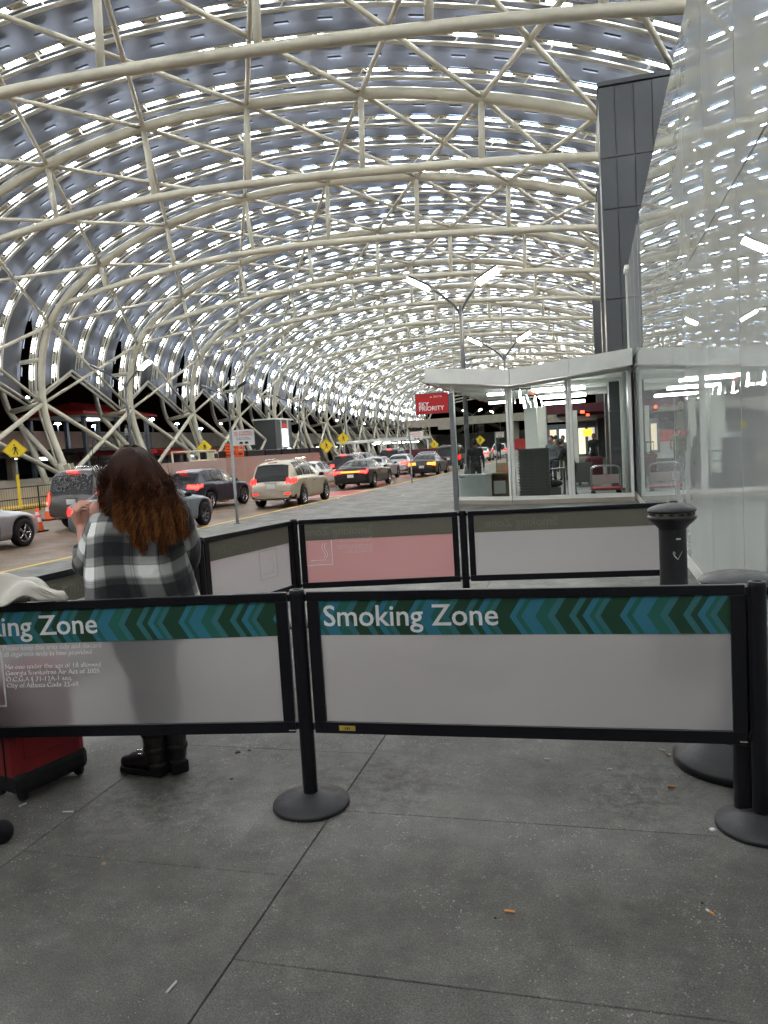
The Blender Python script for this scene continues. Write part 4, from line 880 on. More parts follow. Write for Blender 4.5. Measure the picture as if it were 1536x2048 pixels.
def ped_sign(x, y, z, label, s=.8, refl=False, plate=True, rz=.25, twin=None, panelh=True):
    t = empty('crossing_sign', (x, y, 0), rz); tag(t, label, 'sign', 'yellow pedestrian crossing signs')
    MB().lathe([(.04, 0), (.04, z+.3), (0, z+.3)], 10, cap=False).build('post', M['postgrey'], t)
    if refl: MB().box((0, -.05, .75), (.1, .02, 1.3)).build('post_reflector', M['yellow'], t)
    d = s*.7071
    o = MB(); o.prism([(0, z-d), (d, z), (0, z+d), (-d, z)], .012, Matrix.Translation((0, -.06, 0))); o.build('sign_plate', M['yellow'], t)
    o = MB(); e = d*.93; i_ = d*.9
    for (a, b_) in (((0, -1), (1, 0)), ((1, 0), (0, 1)), ((0, 1), (-1, 0)), ((-1, 0), (0, -1))): o.add([(a[0]*e, -.062, z+a[1]*e), (b_[0]*e, -.062, z+b_[1]*e), (b_[0]*i_, -.062, z+b_[1]*i_), (a[0]*i_, -.062, z+a[1]*i_)], [(0, 1, 2, 3)])
    o.build('border', M['signblack'], t)
    o = MB(); k = s
    def limb(pts, w):
        for a, b_ in zip(pts[:-1], pts[1:]):
            v = Vector((b_[0]-a[0], b_[1]-a[1])); n = Vector((-v.y, v.x)).normalized()*w*k
            o.add([(a[0]*k+n.x, -.0625, z+a[1]*k+n.y), (a[0]*k-n.x, -.0625, z+a[1]*k-n.y), (b_[0]*k-n.x, -.0625, z+b_[1]*k-n.y), (b_[0]*k+n.x, -.0625, z+b_[1]*k+n.y)], [(0, 1, 2, 3)])
    limb([(.01, .22), (.02, .02)], .055); limb([(.02, .03), (.09, -.12), (.13, -.27)], .028); limb([(.0, .03), (-.03, -.12), (-.11, -.26)], .028)
    limb([(-.01, .21), (-.10, .11), (-.14, .02)], .02); limb([(.04, .2), (.11, .12), (.12, .0)], .02)
    cx, cz = -.02*k, z+.31*k; o.add([(cx+.045*k*math.cos(a), -.0625, cz+.045*k*math.sin(a)) for a in [2*PI*q/12 for q in range(12)]], [tuple(range(12))])
    limb([(-.3, -.05), (-.06, -.05)], .006); limb([(.06, -.05), (.3, -.05)], .006)
    o.build('walking_figure', M['signblack'], t)
    return t
t = ped_sign(-21.2, 24.9, 2.33, 'big yellow pedestrian crossing sign at the far left in front of the railing', .62, True, rz=.7)
o = MB(); o.prism([(0, 2.33-.46), (.2, 2.33-.255), (-.2, 2.33-.255)], .004, Matrix.Translation((0, -.07, 0))); o.build('warning_light_panel', M['signblack'], t); MB().box((0, -.08, 2.0), (.08, .02, .06)).build('warning_light', M['dim_glow'], t)
ped_sign(-21.5, 40.5, 2.25, 'yellow pedestrian crossing sign above the lift platform cage', .62, rz=.5)
ped_sign(-14.6, 42, 1.9, 'lower yellow pedestrian crossing sign at the end of the pink wall', .60, rz=.4)
ped_sign(-14.4, 44.6, 2.3, 'upper yellow pedestrian crossing sign at the end of the pink wall', .58, rz=.4)
ped_sign(-17.4, 88, 1.65, 'small distant yellow crossing sign left of the shelter', .75, rz=.2)
ped_sign(-7.4, 54, 1.72, 'yellow crossing sign seen through the slanted shelter pane', .5, rz=.1)
# ---------------------------------------------------------------- street lamps
def lamp(x, y, label, on=(True, True), left=1.7, right=1.15, h=6.3, scale=1.0, rz=0):
    t = empty('street_lamp', (x, y, 0), rz); tag(t, label, 'street lamp', 'double armed street lamps')
    MB().lathe([(0, 0), (.2, 0), (.2, .05), (.09, .12), (.085, 2.5), (.07, h), (0, h)], 14, cap=False).build('pole', M['darkmetal'], t, smooth=True)
    MB().lathe([(.16, 0), (.17, .5), (.13, .75), (.09, .8)], 12, cap=False).build('base_cover', M['darkmetal'], t, smooth=True)
    for s, ln, lit in ((-1, left, on[0]), (1, right, on[1])):
        arm = catmull([(0, 0, h-.35), (s*.12*ln, 0, h+.02), (s*.4*ln, 0, h+.45), (s*.62*ln, 0, h+.72), (s*1.0*ln, 0, h+.98+.14*(s < 0))], 4)
        MB().tube(arm, .045, 8).build('arm', M['darkmetal'], t, smooth=True)
        c = Vector((s*.82*ln, 0, h+.97)); an = math.atan2(.42, s*.65)
        rot = Matrix.Rotation(-math.atan2(.5, .9)*s, 3, 'Y')
        hd = MB(); hd.box(c, (.86, .38, .09), rot=rot); hd = hd.build('lamp_head', M['darkmetal'], t, bevel=.02)
        if lit: MB().box(c-rot @ Vector((0, 0, .10)), (.8, .36, .13), rot=rot).build('lamp_lens', M['lampglow'], t, bevel=.01)
    return t
lamp(-4.15, 26.95, 'nearest double armed street lamp behind the priority sign, both heads lit')
lamp(-4.4, 43.5, 'second double armed street lamp, rising just left of the shelter fascia joint', (True, True), 1.9, 1.3)
lamp(-4.8, 62, 'third street lamp hidden low behind the shelter fascia', (True, True))
for i, (x, y) in enumerate([(-26.1, 40.2), (-27.6, 56.5), (-28.1, 73), (-28.6, 89.7), (-28.4, 117.8)]):
    lamp(x, y, ['street lamp at the far left rising above the woman, right head lit', 'street lamp standing between the leg pairs above the navy crossover', 'street lamp above the lit kiosk booth, right head lit', 'street lamp above the two crossing signs', 'farthest street lamp of the row along the canopy legs'][i], (False, i != 1), 2.2, 1.6)
for i, (x, y) in enumerate([(-25.5, 175), (-21, 190)]):
    lamp(x, y, ['distant lit street lamp below the overpass seen through the shelter', 'more distant lit street lamp below the overpass'][i], (True, True), 2.2, 2.2, h=8)
# car park flood lamps
for i, (y, z, s) in enumerate([(85.4, 10.9, 0), (90.8, 7.6, 1), (99, 7.4, 1), (106, 10.2, 0), (114.5, 8.7, 1), (122.5, 8.1, .6), (131, 7.3, .6), (139, 8.3, .8), (148, 8.6, .5), (166, 8.3, .7), (212, 10.4, 1), (240, 9.8, .8), (277, 10, .8), (320, 10, .6)]):
    if s == 0 and i != 0: continue
    t = empty('flood_lamp', (-70, y, 0)); tag(t, 'white flood lamp on the parking deck, number %d counted from the left of the row' % (i+1) if 0 else ['first', 'second', 'third', 'fourth', 'fifth', 'sixth', 'seventh', 'eighth', 'ninth', 'tenth', 'eleventh', 'twelfth', 'thirteenth', 'fourteenth'][i]+' white flood lamp on the parking deck counting from the left', 'flood lamp', 'flood lamps on the parking deck')
    MB().lathe([(.12, 2.5), (.1, z), (0, z)], 8, cap=False).build('mast', M['bluegrey'], t); r = .16+.22*s
    MB().lathe([(0, z-.12), (r, z-.1), (r*1.1, z), (r*.6, z+.12), (0, z+.14)], 14, cap=False).build('lamp_head', M['lotglow'], t, smooth=True)
# railing along the island, left
t = empty('railing', (-22.3, 25.5, -.15)); tag(t, 'black bar railing along the island at the far left edge', 'railing')
for i in range(6): MB().tube([(0, -6+i*2.6, 0), (0, -6+i*2.6, 1.05)], .03, 8).build('post', M['black'], t)
for z in (1.02, .55, .12): MB().tube([(0, -6, z), (0, 7, z)], .025, 8).build('rail', M['black'], t)
for i in range(100): MB().tube([(0, -6+i*.13, .12), (0, -6+i*.13, .55)], .010, 4).build('bar', M['black'], t)
for i in range(100): MB().tube([(0, -6+i*.13, .55), (0, -6+i*.13, 1.02)], .006, 4).build('bar', M['black'], t)
t = MB().box2((-24.2, 12, -.2), (-22.7, 34, .05)).build('island_kerb', M['yellowline']); tag(t, kind='structure')
t = empty('handrail', (-22.9, 30.2, -.15)); tag(t, 'pale metal handrail frame behind the black railing near the grey SUV', 'handrail')
for y in (-1.3, -.2, 1.3): MB().tube([(0, y, 0), (0, y, 1.12)], .03, 8).build('post', M['cream_thin'], t)
MB().tube([(0, -1.3, 1.12), (0, 1.3, 1.12)], .03, 8).build('rail', M['cream_thin'], t)
t = MB().box2((-24.3, 12, -.15), (-24.1, 34, .75)).build('screen_wall', M['conc']); tag(t, 'pale low screen wall right behind the black railing', 'wall')
# traffic cones
def cone(x, y, label, s=1.0, z=-.15):
    t = empty('traffic_cone', (x, y, z)); tag(t, label, 'traffic cone', 'orange traffic cones on the road'); t.scale = (s, s, s)
    MB().box((0, 0, .02), (.36, .36, .04)).build('base', M['blackrub'], t, bevel=.01)
    f = lambda z: .14-.115*(z-.04)/.62
    for (a, b_, m, n) in ((.04, .28, 'orange', 'lower_body'), (.28, .40, 'signwhite', 'reflective_band'), (.40, .46, 'orange', 'middle_body'), (.46, .55, 'signwhite', 'reflective_band'), (.55, .66, 'orange', 'tip')):
        MB().lathe([(f(a), a), (f(b_), b_)]+([(0, b_+.005)] if n == 'tip' else []), 20, cap=False).build(n, M[m], t, smooth=True)
cone(-14.6, 17.75, 'nearer orange traffic cone beside the silver coupe'); cone(-17.4, 21.7, 'farther orange traffic cone behind the near one', 1.1)
cone(-14.0, 27.6, 'small orange traffic cone between the navy crossover and the pink wall', .8)
# ---------------------------------------------------------------- luggage, cloth and litter
upright_case(-2.68, 3.10, math.radians(75), 'dark red rolling suitcase standing behind the near left panel', mat('red_fabric', (.25, .009, .012), .65, var=.2, scale=30, bump=.2, bscale=300), .92, M['blackrub'])
t = empty('luggage', (-2.475, 2.60, 0), .4); tag(t, 'black case cut off by the left picture edge, one wheel showing', 'suitcase')
MB().box((-.2, 0, .42), (.36, .24, .66)).build('shell', M['blackrub'], t, bevel=.04)
MB().lathe([(0, -.02), (.045, -.02), (.05, 0), (.045, .02), (0, .02)], 20, c=(.02, -.05, .05), axis='Y', cap=False).build('wheel', M['blackrub'], t, smooth=True)
MB().tube([(-.02, .04, .25), (-.33, .04, .25)], .02, 8).build('wheel_bar', M['blackrub'], t)
def butt(x, y, rz, L, label, m1, m2, r=.004):
    t = empty('cigarette_end', (x, y, r), rz); tag(t, label, 'cigarette end', 'cigarette ends on the paving')
    f = MB(); f.tube([(-L/2, 0, 0), (-L/2+L*.45, 0, 0.0003)], r, 10); f.build('filter', m1, t); f = MB(); f.tube([(-L/2+L*.45, 0, 0.0003), (L/2, 0, 0)], r*.97, 10); f.build('paper_tube', m2, t)
Fi, Pa = M['filter'], M['paper']
for a in [(-2.335, 2.849, .2, .05, 'white cigarette end on the long joint left of the near post', Pa, Pa), (-1.252, 1.894, 1.5, .05, 'white cigarette end nearest to the viewer, standing alone at the bottom left', Pa, Pa),
          (-.312, 2.428, .05, .034, 'orange cigarette end lying level in the middle of the foreground paving', Fi, Fi), (.317, 2.53, -.9, .03, 'bent orange and white cigarette end at the lower right', Pa, Fi),
          (.288, 3.446, .02, .03, 'orange cigarette end in front of the ash bin cone base', Fi, Fi), (-.255, 3.679, 0, .03, 'short white cigarette end under the middle of the right panel', Pa, Pa),
          (.034, 3.598, .1, .022, 'crumpled white cigarette end between the short one and the ash bin', Pa, Pa), (.285, 3.85, -.6, .035, 'white cigarette end touching the ash bin base', Pa, Pa), (.31, 3.80, -.3, .02, 'tiny yellow cigarette end against the ash bin base', Fi, Pa),
          (-2.604, 2.88, 1.2, .035, 'white cigarette end just in front of the red suitcase wheel', Pa, Pa)]: butt(*a)
def chip(x, y, s, label, m, cat='litter'):
    b_ = MB(); n = 7; pts = [(x+s*random.uniform(.6, 1)*math.cos(2*PI*k/n), y+s*random.uniform(.5, 1)*math.sin(2*PI*k/n)) for k in range(n)]
    b_.add([(p[0], p[1], .0) for p in pts]+[(x+(p[0]-x)*.7, y+(p[1]-y)*.7, s*.35) for p in pts], [tuple(range(n, 2*n))]+[(k, (k+1) % n, (k+1) % n+n, k+n) for k in range(n)]); tag(b_.build('litter', m), label, cat)
chip(-1.893, 2.483, .014, 'flattened pale gum lump on the left foreground paving', M['card']); chip(.404, 3.085, .016, 'white scrap beside the right end post base', M['paper'])
chip(-1.854, 3.59, .02, 'brown dead leaf right of the boots', M['brownleaf']); chip(-1.80, 3.62, .014, 'smaller brown leaf crumb right of the dead leaf', M['brownleaf']); chip(-1.736, 3.278, .012, 'dark brown crumb between the boots and the near post', M['brownleaf'])
chip(-1.15, 3.03, .010, 'white scrap lying on the near post base edge', M['paper'])
chip(-.355, 2.39, .006, 'black ash crumb below the level orange cigarette end', M['blackrub']); chip(.30, 2.58, .006, 'black ash crumb above the bent cigarette end', M['blackrub'])
chip(-8.05, 24.0, .05, 'small white scrap at the kerb below the beige SUV', M['paper']); chip(-5.9, 24.1, .07, 'white crumpled paper on the pavement before the black sedan', M['paper'])
gr = MB()
for _ in range(7000):
    while True:
        x, y = random.uniform(-3.5, .98), random.uniform(1.2, 7); 
        if random.random() < .35+.65*math.exp(-((x+.3)**2+(y-3.6)**2)/1.6): break
    s = random.uniform(.0008, .0030)*(1 if random.random() < .94 else 2.3); a = random.uniform(0, PI)
    p = [(x+s*math.cos(a+k*PI/2), y+s*.7*math.sin(a+k*PI/2)) for k in range(4)]
    gr.add([(q[0], q[1], -.001) for q in p]+[(x, y, s*.9)], [(0, 1, 4), (1, 2, 4), (2, 3, 4), (3, 0, 4)])
o = gr.build('grit', mat('pale_grit', (.42, .41, .38), .8, var=.3, scale=50)); tag(o, 'pale grit scattered on the paving', 'grit', kind='stuff')
# ---------------------------------------------------------------- cars
def smoothstep(a, b_, x):
    t = min(1, max(0, (x-a)/(b_-a))); return t*t*(3-2*t)
def make_car(kind, st, zb0, wheels, wr, win, rear_glass, front_glass, light_fn, third, plate, rails=False, seams=(), suv=False, rimcol=None):
    """st: rows (y, belt, top, w, wt); origin on the ground under the rear axle, y forward"""
    st = np.array(st, float); ys = [st[0, 0]]
    N = 84; ys = np.unique(np.concatenate([np.linspace(st[0, 0], st[-1, 0], N), st[:, 0], [w+d for w in wheels for d in (-wr-.07, wr+.07, -wr*.93, wr*.93)]]))
    def samp(y):
        vals = [np.interp(y, st[:, 0], st[:, c]) for c in (1, 2, 3, 4)]
        k = 0
        acc = np.zeros(4); 
        for d, wgt in ((-.10, .2), (-.05, .2), (0, .2), (.05, .2), (.10, .2)):
            acc += wgt*np.array([np.interp(y+d, st[:, 0], st[:, c]) for c in (1, 2, 3, 4)])
        return acc
    def ring(y):
        be, to, w, wt = samp(y); be = min(be, to-.012)
        ends = smoothstep(st[0, 0]+.5, st[0, 0], y)*.10+smoothstep(st[-1, 0]-.5, st[-1, 0], y)*.06
        zb = zb0+ends; arch = zb
        for wy in wheels:
            d = abs(y-wy); R = wr+.075
            if d < R: arch = max(arch, wr+math.sqrt(R*R-d*d))
        zb2 = min(arch, be-.08)
        cab = to-be
        P = [(0, zb if zb2 == zb else zb2), (w*.86, zb2), (w*.955, zb2+.015+.03*(zb2 == zb)), (w*.99, zb2+(be-zb2)*.22), (w, zb2+(be-zb2)*.45), (w*.99, zb2+(be-zb2)*.66), (w*.985, zb2+(be-zb2)*.84), (w*.965, be-.012), (w*.94, be+.004)]
        w0 = w*.93
        for t in (.12, .35, .6, .85): P.append((w0+(wt-w0)*t**1.25, be+cab*t))
        P += [(wt*.955, be+cab*.95), (wt*.86, to-.012*(cab > .1)), (wt*.55, to+.012), (0, to+.02)]
        return P
    rings = [ring(y) for y in ys]; n = len(rings[0]); V = []; nr = 2*n-2
    for y, r in zip(ys, rings):
        full = [(p[0], y, p[1]) for p in r]+[(-p[0], y, p[1]) for p in r[-2:0:-1]]; V += full
    F = [(i*nr+k, i*nr+(k+1) % nr, (i+1)*nr+(k+1) % nr, (i+1)*nr+k) for i in range(len(ys)-1) for k in range(nr)]
    FK = [(i, k) for i in range(len(ys)-1) for k in range(nr)]
    V = np.array(V); ctr = np.array([V[list(f)].mean(0) for f in F])
    body = MB(); body.add(V, F); body.f += [tuple(range(nr-1, -1, -1)), tuple((len(ys)-1)*nr+k for k in range(nr))]; body.mi += [0, 0]
    base = bpy.data.meshes.new('body'); 
    parts = []
    bm_ = body.mesh('body', [bpy.data.materials.new('paint_slot')], True); smooth_by_angle(bm_, .9)
    parts.append(('body', bm_, 'PAINT'))
    nrm = np.array([np.cross(V[f[2]]-V[f[0]], V[f[3]]-V[f[1]]) for f in F]); nrm /= np.maximum(np.linalg.norm(nrm, axis=1), 1e-9)[:, None]
    cc = np.array([0, st[:, 0].mean(), .7]); sg = np.sign(((ctr-cc)*nrm).sum(1)); nrm *= sg[:, None]
    def select(name, fn, off, m):
        idx = [j for j in range(len(F)) if fn(ctr[j], FK[j])]
        if not idx: return
        vs, fs, mp = [], [], {}; acc = {}
        for j in idx:
            for v in F[j]: acc.setdefault(v, []).append(nrm[j])
        for v, ns in acc.items(): mp[v] = len(vs); nn = np.mean(ns, 0); nn = nn/max(1e-6, np.linalg.norm(nn)); vs.append(V[v]+nn*off)
        for j in idx: fs.append(tuple(mp[v] for v in F[j]))
        b2 = MB(); b2.add(vs, fs); parts.append((name, b2.mesh(name, m, True), None))
    def kk(k): return k if k < n else nr-k-1
    side = lambda k: 8 <= kk(k) <= 12
    top_ = lambda k: kk(k) >= 13
    for (a, b_) in win:
        for s in (-1, 1): select('side_window', lambda c, f, a=a, b_=b_, s=s: side(f[1]) and kk(f[1]) >= 9 and a < c[1] < b_ and c[0]*s > 0, .006, M['carglass'])
    select('rear_window', lambda c, f: top_(f[1]) and rear_glass[0] < c[1] < rear_glass[1] and abs(c[0]) < 2, .008, M['carglass'])
    select('windscreen', lambda c, f: top_(f[1]) and front_glass[0] < c[1] < front_glass[1], .008, M['carglass'])
    for s in (-1, 1): select('tail_light', lambda c, f, s=s: c[0]*s > 0 and light_fn(c), .012, M['TAIL'])
    for s in (-1, 1): select('headlight', lambda c, f, s=s: c[0]*s > 0 and c[1] > st[-1, 0]-.42 and abs(c[0]) > .45 and .62 < c[2] < .78, .008, M['lens'])
    for s in (-1, 1):
        for e_ in (0, 1): select('lower_trim', lambda c, f, s=s, e_=e_: c[2] < zb0+.17 and c[0]*s > 0 and ((c[1] < st[0, 0]+.3) if e_ == 0 else (c[1] > st[-1, 0]-.3)) and abs(nrm[f[0]*nr+f[1]][2]) < .9, .006, M['blackrub'])
    sb = MB()
    for sy in seams:
        r0, r1 = ring(sy-.006), ring(sy+.006)
        for s in (-1, 1):
            for i in range(2, 8 if not suv else 8):
                o_ = .004; sb.add([((r0[i][0]+o_)*s, sy-.006, r0[i][1]), ((r1[i][0]+o_)*s, sy+.006, r1[i][1]), ((r1[i+1][0]+o_)*s, sy+.006, r1[i+1][1]), ((r0[i+1][0]+o_)*s, sy-.006, r0[i+1][1])], [(0, 1, 2, 3)])
    if seams: parts.append(('door_seams', sb.mesh('door_seams', M['blackrub']), None))
    for sy in (list(seams)[:-1] or []):
        for s in (-1, 1):
            h = MB(); r = ring(sy+.22); h.box((s*(r[6][0]+.012), sy+.22, r[6][1]-.03), (.03, .17, .028)); parts.append(('door_handle', h.mesh('door_handle', M['handle']), None))
    y3, z3 = third; t = MB(); t.box((0, y3, z3), (.34, .04, .035)); parts.append(('brake_light', t.mesh('brake_light', M['THIRD']), None))
    yp, zp = plate; t = MB(); t.box((0, yp, zp), (.32, .015, .16)); parts.append(('licence_plate', t.mesh('licence_plate', M['signwhite']), None))
    t = MB(); t.box((0, yp-.002, zp+.12), (.5, .02, .03)); parts.append(('plate_lamp_bar', t.mesh('plate_lamp_bar', M['chrome']), None))
    for s in (-1, 1):
        t = MB(); y_ = front_glass[0]+.25; w_ = samp(y_)[2]; t.lathe([(0, -.1), (.05, -.08), (.075, 0), (.05, .09), (0, .1)], 10, c=(s*(w_+.08), y_, samp(y_)[0]+.08), axis='X', cap=False); t.box((s*(w_-.02), y_+.02, samp(y_)[0]+.02), (.1, .05, .03)); parts.append(('mirror', t.mesh('mirror', M['blackrub'], True), None))
    if rails:
        for s in (-1, 1):
            t = MB(); t.tube([(s*.55, .0, samp(.2)[1]+.02), (s*.57, .15, samp(.2)[1]+.07), (s*.57, 1.3, samp(1.2)[1]+.07), (s*.55, 1.45, samp(1.3)[1]+.02)], .018, 6); parts.append(('roof_rail', t.mesh('roof_rail', M['chrome']), None))
    for s in (-1, 1):
        t = MB(); t.lathe([(.03, -.06), (.035, 0), (.03, .06)], 12, c=(s*.5, st[0, 0]+.05, zb0+.02), axis='Y'); parts.append(('exhaust', t.mesh('exhaust', M['chrome'], True), None))
    ax = max(st[:, 3])-.115
    return dict(parts=parts, wheels=[(s*ax, wy, wr, s) for wy in wheels for s in (-1, 1)])
M['carglass'] = mat('dark_car_glass', (.006, .007, .008), .14, var=0, spec=.3, coat=0)
M['lens'] = mat('clear_headlight_lens', (.5, .5, .5), .1, var=0, coat=1); M['handle'] = mat('chrome_handle', (.5, .5, .5), .2, metal=1, var=0)
M['TAIL'] = M['redlens']; M['THIRD'] = M['redlens']
def wheel_mesh(R, spokes, rimm, two=True):
    ty = MB(); ty.lathe([(R*.62, -.09), (R*.66, -.108), (R*.93, -.11), (R, -.085), (R, .085), (R*.93, .11), (R*.66, .108), (R*.62, .09)], 36, axis='X', cap=False)
    tm_ = ty.mesh('tyre', M['blackrub'], True)
    rm = MB(); rm.lathe([(R*.62, .07), (R*.665, .1), (R*.66, .105), (R*.6, .095), (R*.58, .02)], 36, axis='X', cap=False)
    rm.lathe([(0, .075), (R*.13, .07), (R*.15, .05)], 16, axis='X', cap=False)
    for k in range(spokes):
        a = 2*PI*k/spokes
        for d in ((-.09, .09) if two else (0,)):
            c1 = Vector((.065, R*.1*math.cos(a), R*.1*math.sin(a))); c2 = Vector((.085, R*.63*math.cos(a+d), R*.63*math.sin(a+d)))
            rm.tube([c1, c2], R*.05 if two else R*.085, 6, cap=False)
    r_ = rm.mesh('rim', rimm, True)
    dk = MB(); dk.lathe([(0, .01), (R*.62, .012)], 24, axis='X', cap=False); return tm_, r_, dk.mesh('brake_disc', M['blackrub'])
RIM = mat('alloy_rim', (.45, .45, .46), .25, metal=.9, var=.05); RIMD = mat('dark_alloy_rim', (.10, .10, .11), .3, metal=.8, var=.05)
SUV = make_car('suv', [(-.99, .6, .64, .66, .6), (-.965, .84, .88, .78, .70), (-.93, 1.0, 1.04, .84, .72), (-.60, 1.06, 1.60, .91, .62), (-.3, 1.07, 1.66, .93, .62), (.4, 1.06, 1.70, .94, .64), (1.3, 1.03, 1.69, .94, .64), (1.65, 1.02, 1.60, .94, .63), (2.45, .99, 1.06, .93, .80), (3.2, .90, .94, .90, .74), (3.55, .76, .80, .78, .6), (3.72, .55, .6, .55, .45)],
               .27, (0, 2.74), .36, [(-.42, .12), (.2, .98), (1.07, 2.1)], (-.92, -.62), (1.62, 2.42), lambda c: c[1] < -.62 and .90 < c[2] < 1.06 and abs(c[0]) > .48, (-.66, 1.645), (-1.0, .80), True, (.02, .99, 2.15), True)
XOV = make_car('crossover', [(-.86, .6, .64, .64, .6), (-.83, .86, .9, .78, .68), (-.78, .98, 1.02, .83, .7), (-.42, 1.03, 1.46, .87, .6), (0, 1.03, 1.53, .885, .62), (.6, 1.0, 1.55, .885, .63), (1.2, .98, 1.52, .885, .62), (1.5, .97, 1.42, .885, .62), (2.2, .95, 1.03, .88, .76), (2.9, .87, .92, .86, .7), (3.2, .74, .78, .75, .6), (3.38, .52, .57, .5, .42)],
               .26, (0, 2.57), .34, [(-.2, .25), (.32, 1.0), (1.08, 1.95)], (-.76, -.44), (1.46, 2.18), lambda c: c[1] < -.5 and .84 < c[2] < .98 and abs(c[0]) > .42, (-.5, 1.5), (-.88, .76), False, (.15, 1.02, 2.0), True)
BIG = make_car('large_suv', [(-1.08, .6, .64, .72, .68), (-1.05, .9, .94, .88, .78), (-1.02, 1.08, 1.12, .92, .80), (-.86, 1.14, 1.78, .95, .72), (-.5, 1.14, 1.84, .96, .72), (.5, 1.13, 1.87, .97, .74), (1.5, 1.11, 1.84, .97, .73), (1.85, 1.1, 1.72, .97, .72), (2.5, 1.08, 1.18, .96, .84), (3.35, 1.02, 1.06, .93, .8), (3.7, .84, .88, .86, .7), (3.8, .6, .64, .7, .6)],
               .33, (0, 2.95), .39, [(-.62, .02), (.12, 1.0), (1.1, 2.2)], (-1.01, -.84), (1.82, 2.46), lambda c: c[1] < -.85 and .80 < c[2] < 1.16 and abs(c[0]) > .80, (-.9, 1.80), (-1.09, .88), True, (.0, 1.05, 2.25), True)
SED = make_car('sedan', [(-1.1, .58, .62, .66, .6), (-1.07, .84, .88, .80, .68), (-1.02, .96, .99, .86, .74), (-.4, .97, 1.04, .92, .74), (.15, .95, 1.34, .94, .58), (.55, .94, 1.43, .94, .58), (1.15, .93, 1.44, .94, .59), (1.55, .92, 1.34, .94, .6), (2.3, .90, .98, .93, .76), (3.1, .82, .87, .91, .74), (3.55, .70, .74, .80, .62), (3.75, .5, .54, .55, .44)],
               .22, (0, 2.85), .345, [(.12, .75), (.84, 1.95)], (-.36, .2), (1.5, 2.26), lambda c: c[1] < -.9 and .74 < c[2] < .91 and abs(c[0]) > .36, (-.2, 1.13), (-1.1, .64), False, (.1, .8, 2.0))
MUS = make_car('muscle_sedan', [(-1.1, .62, .66, .72, .66), (-1.08, .90, .94, .86, .76), (-1.04, .99, 1.02, .90, .78), (-.45, .99, 1.06, .94, .76), (.15, .97, 1.36, .95, .56), (.6, .96, 1.44, .95, .57), (1.2, .95, 1.45, .95, .58), (1.65, .94, 1.33, .95, .6), (2.4, .92, 1.0, .95, .78), (3.3, .86, .9, .94, .78), (3.75, .72, .76, .88, .7), (3.85, .5, .54, .7, .6)],
               .24, (0, 3.05), .36, [(.12, .85), (.94, 2.05)], (-.4, .2), (1.6, 2.36), lambda c: c[1] < -1.0 and .78 < c[2] < .92 and (abs(c[0]) > .46), (-.25, 1.15), (-1.11, .66), False, (.1, .9, 2.1))
W_a, W_b, W_c = wheel_mesh(.36, 5, RIM), wheel_mesh(.345, 7, RIMD), wheel_mesh(.36, 5, RIM, False)
def paint(name, col, metal=.35, rough=.28): return mat(name, col, max(rough, .34), metal=metal, var=.04, scale=3, coat=.25)
def put_car(proto, x, y, rz, pm, label, tail='tail', third=None, wh=None, s=.88, name='car', cat='car', amber=False):
    t = empty(name, (x, y, -.145), rz); t.scale = (s, s, s); tag(t, label, cat, 'cars queuing on the roadway')
    for nm, me, k in proto['parts']:
        o = obj(nm, me, t)
        if nm == 'body': o.material_slots[0].link = 'OBJECT'; o.material_slots[0].material = pm
        if nm == 'tail_light': o.material_slots[0].link = 'OBJECT'; o.material_slots[0].material = M['amber'] if amber else M[tail]
        if nm == 'brake_light': o.material_slots[0].link = 'OBJECT'; o.material_slots[0].material = M[third or 'redlens']
    tm_, rm, dk = wh or W_a
    for (wx, wy, wr, sd) in proto['wheels']:
        w = obj('wheel', tm_, t, (wx, wy, wr), (0, 0, 0 if sd > 0 else PI)); obj('rim', rm, w); obj('brake_disc', dk, w)
        if abs(wr-.36) > .001: w.scale = (1, wr/.36, wr/.36)
    return t
PT = dict(beige=paint('champagne_paint', (.52, .47, .37)), navy=paint('dark_navy_paint', (.008, .011, .028), .2), grey=paint('grey_brown_paint', (.10, .095, .09), .4), silver=paint('silver_paint', (.42, .43, .45), .5), black=paint('black_paint', (.008, .007, .008), .1, .15),
          white=paint('white_car_paint', (.72, .72, .70), 0), bluegrey=paint('blue_grey_paint', (.20, .23, .26), .4), dark=paint('dark_grey_paint', (.03, .03, .034), .3), red=paint('red_car_paint', (.35, .01, .01), .2))
t = put_car(SUV, -9.88, 23.6, .03, PT['beige'], 'champagne beige SUV at the kerb in the middle of the row, rear window dark', 'tail')
for s in (-1, 1): MB().box((s*.62, -.985, .52), (.2, .03, .05)).build('rear_reflector', M['tail'], t)
put_car(MUS, -10.12, 33.0, .0, PT['black'], 'black low sedan with full width tail light bar, ahead of the beige SUV', 'brake', 'brake'); t = [o for o in COL.objects if o.get('label', '').startswith('black low sedan')][0]
MB().box((0, -1.09, .86), (1.0, .03, .07)).build('tail_light_bar', M['amber'], t)
put_car(SED, -10.4, 15.35, .0, PT['bluegrey'], 'blue grey sedan at the kerb half hidden by the woman, front wheel showing', wh=W_b)
t = put_car(SED, -13.07, 11.95, .0, PT['silver'], 'silver coupe cut off by the left picture edge, nose and five spoke wheel showing', wh=W_c)
put_car(BIG, -13.55, 18.75, .02, PT['grey'], 'dark grey large SUV with a rain speckled rear window, left of the woman', 'brake', 'brake')
put_car(XOV, -13.1, 23.5, -.07, PT['navy'], 'dark navy crossover with bright brake lights behind the parking sign', 'brake', 'brake')
put_car(SED, -16.9, 24.6, -.05, PT['white'], 'white sedan mostly hidden behind the navy crossover', 'tail')
put_car(SED, -13.0, 34.2, 0, PT['white'], 'white sedan bathed in red light between the beige SUV and the black low sedan', 'brake', 'brake')
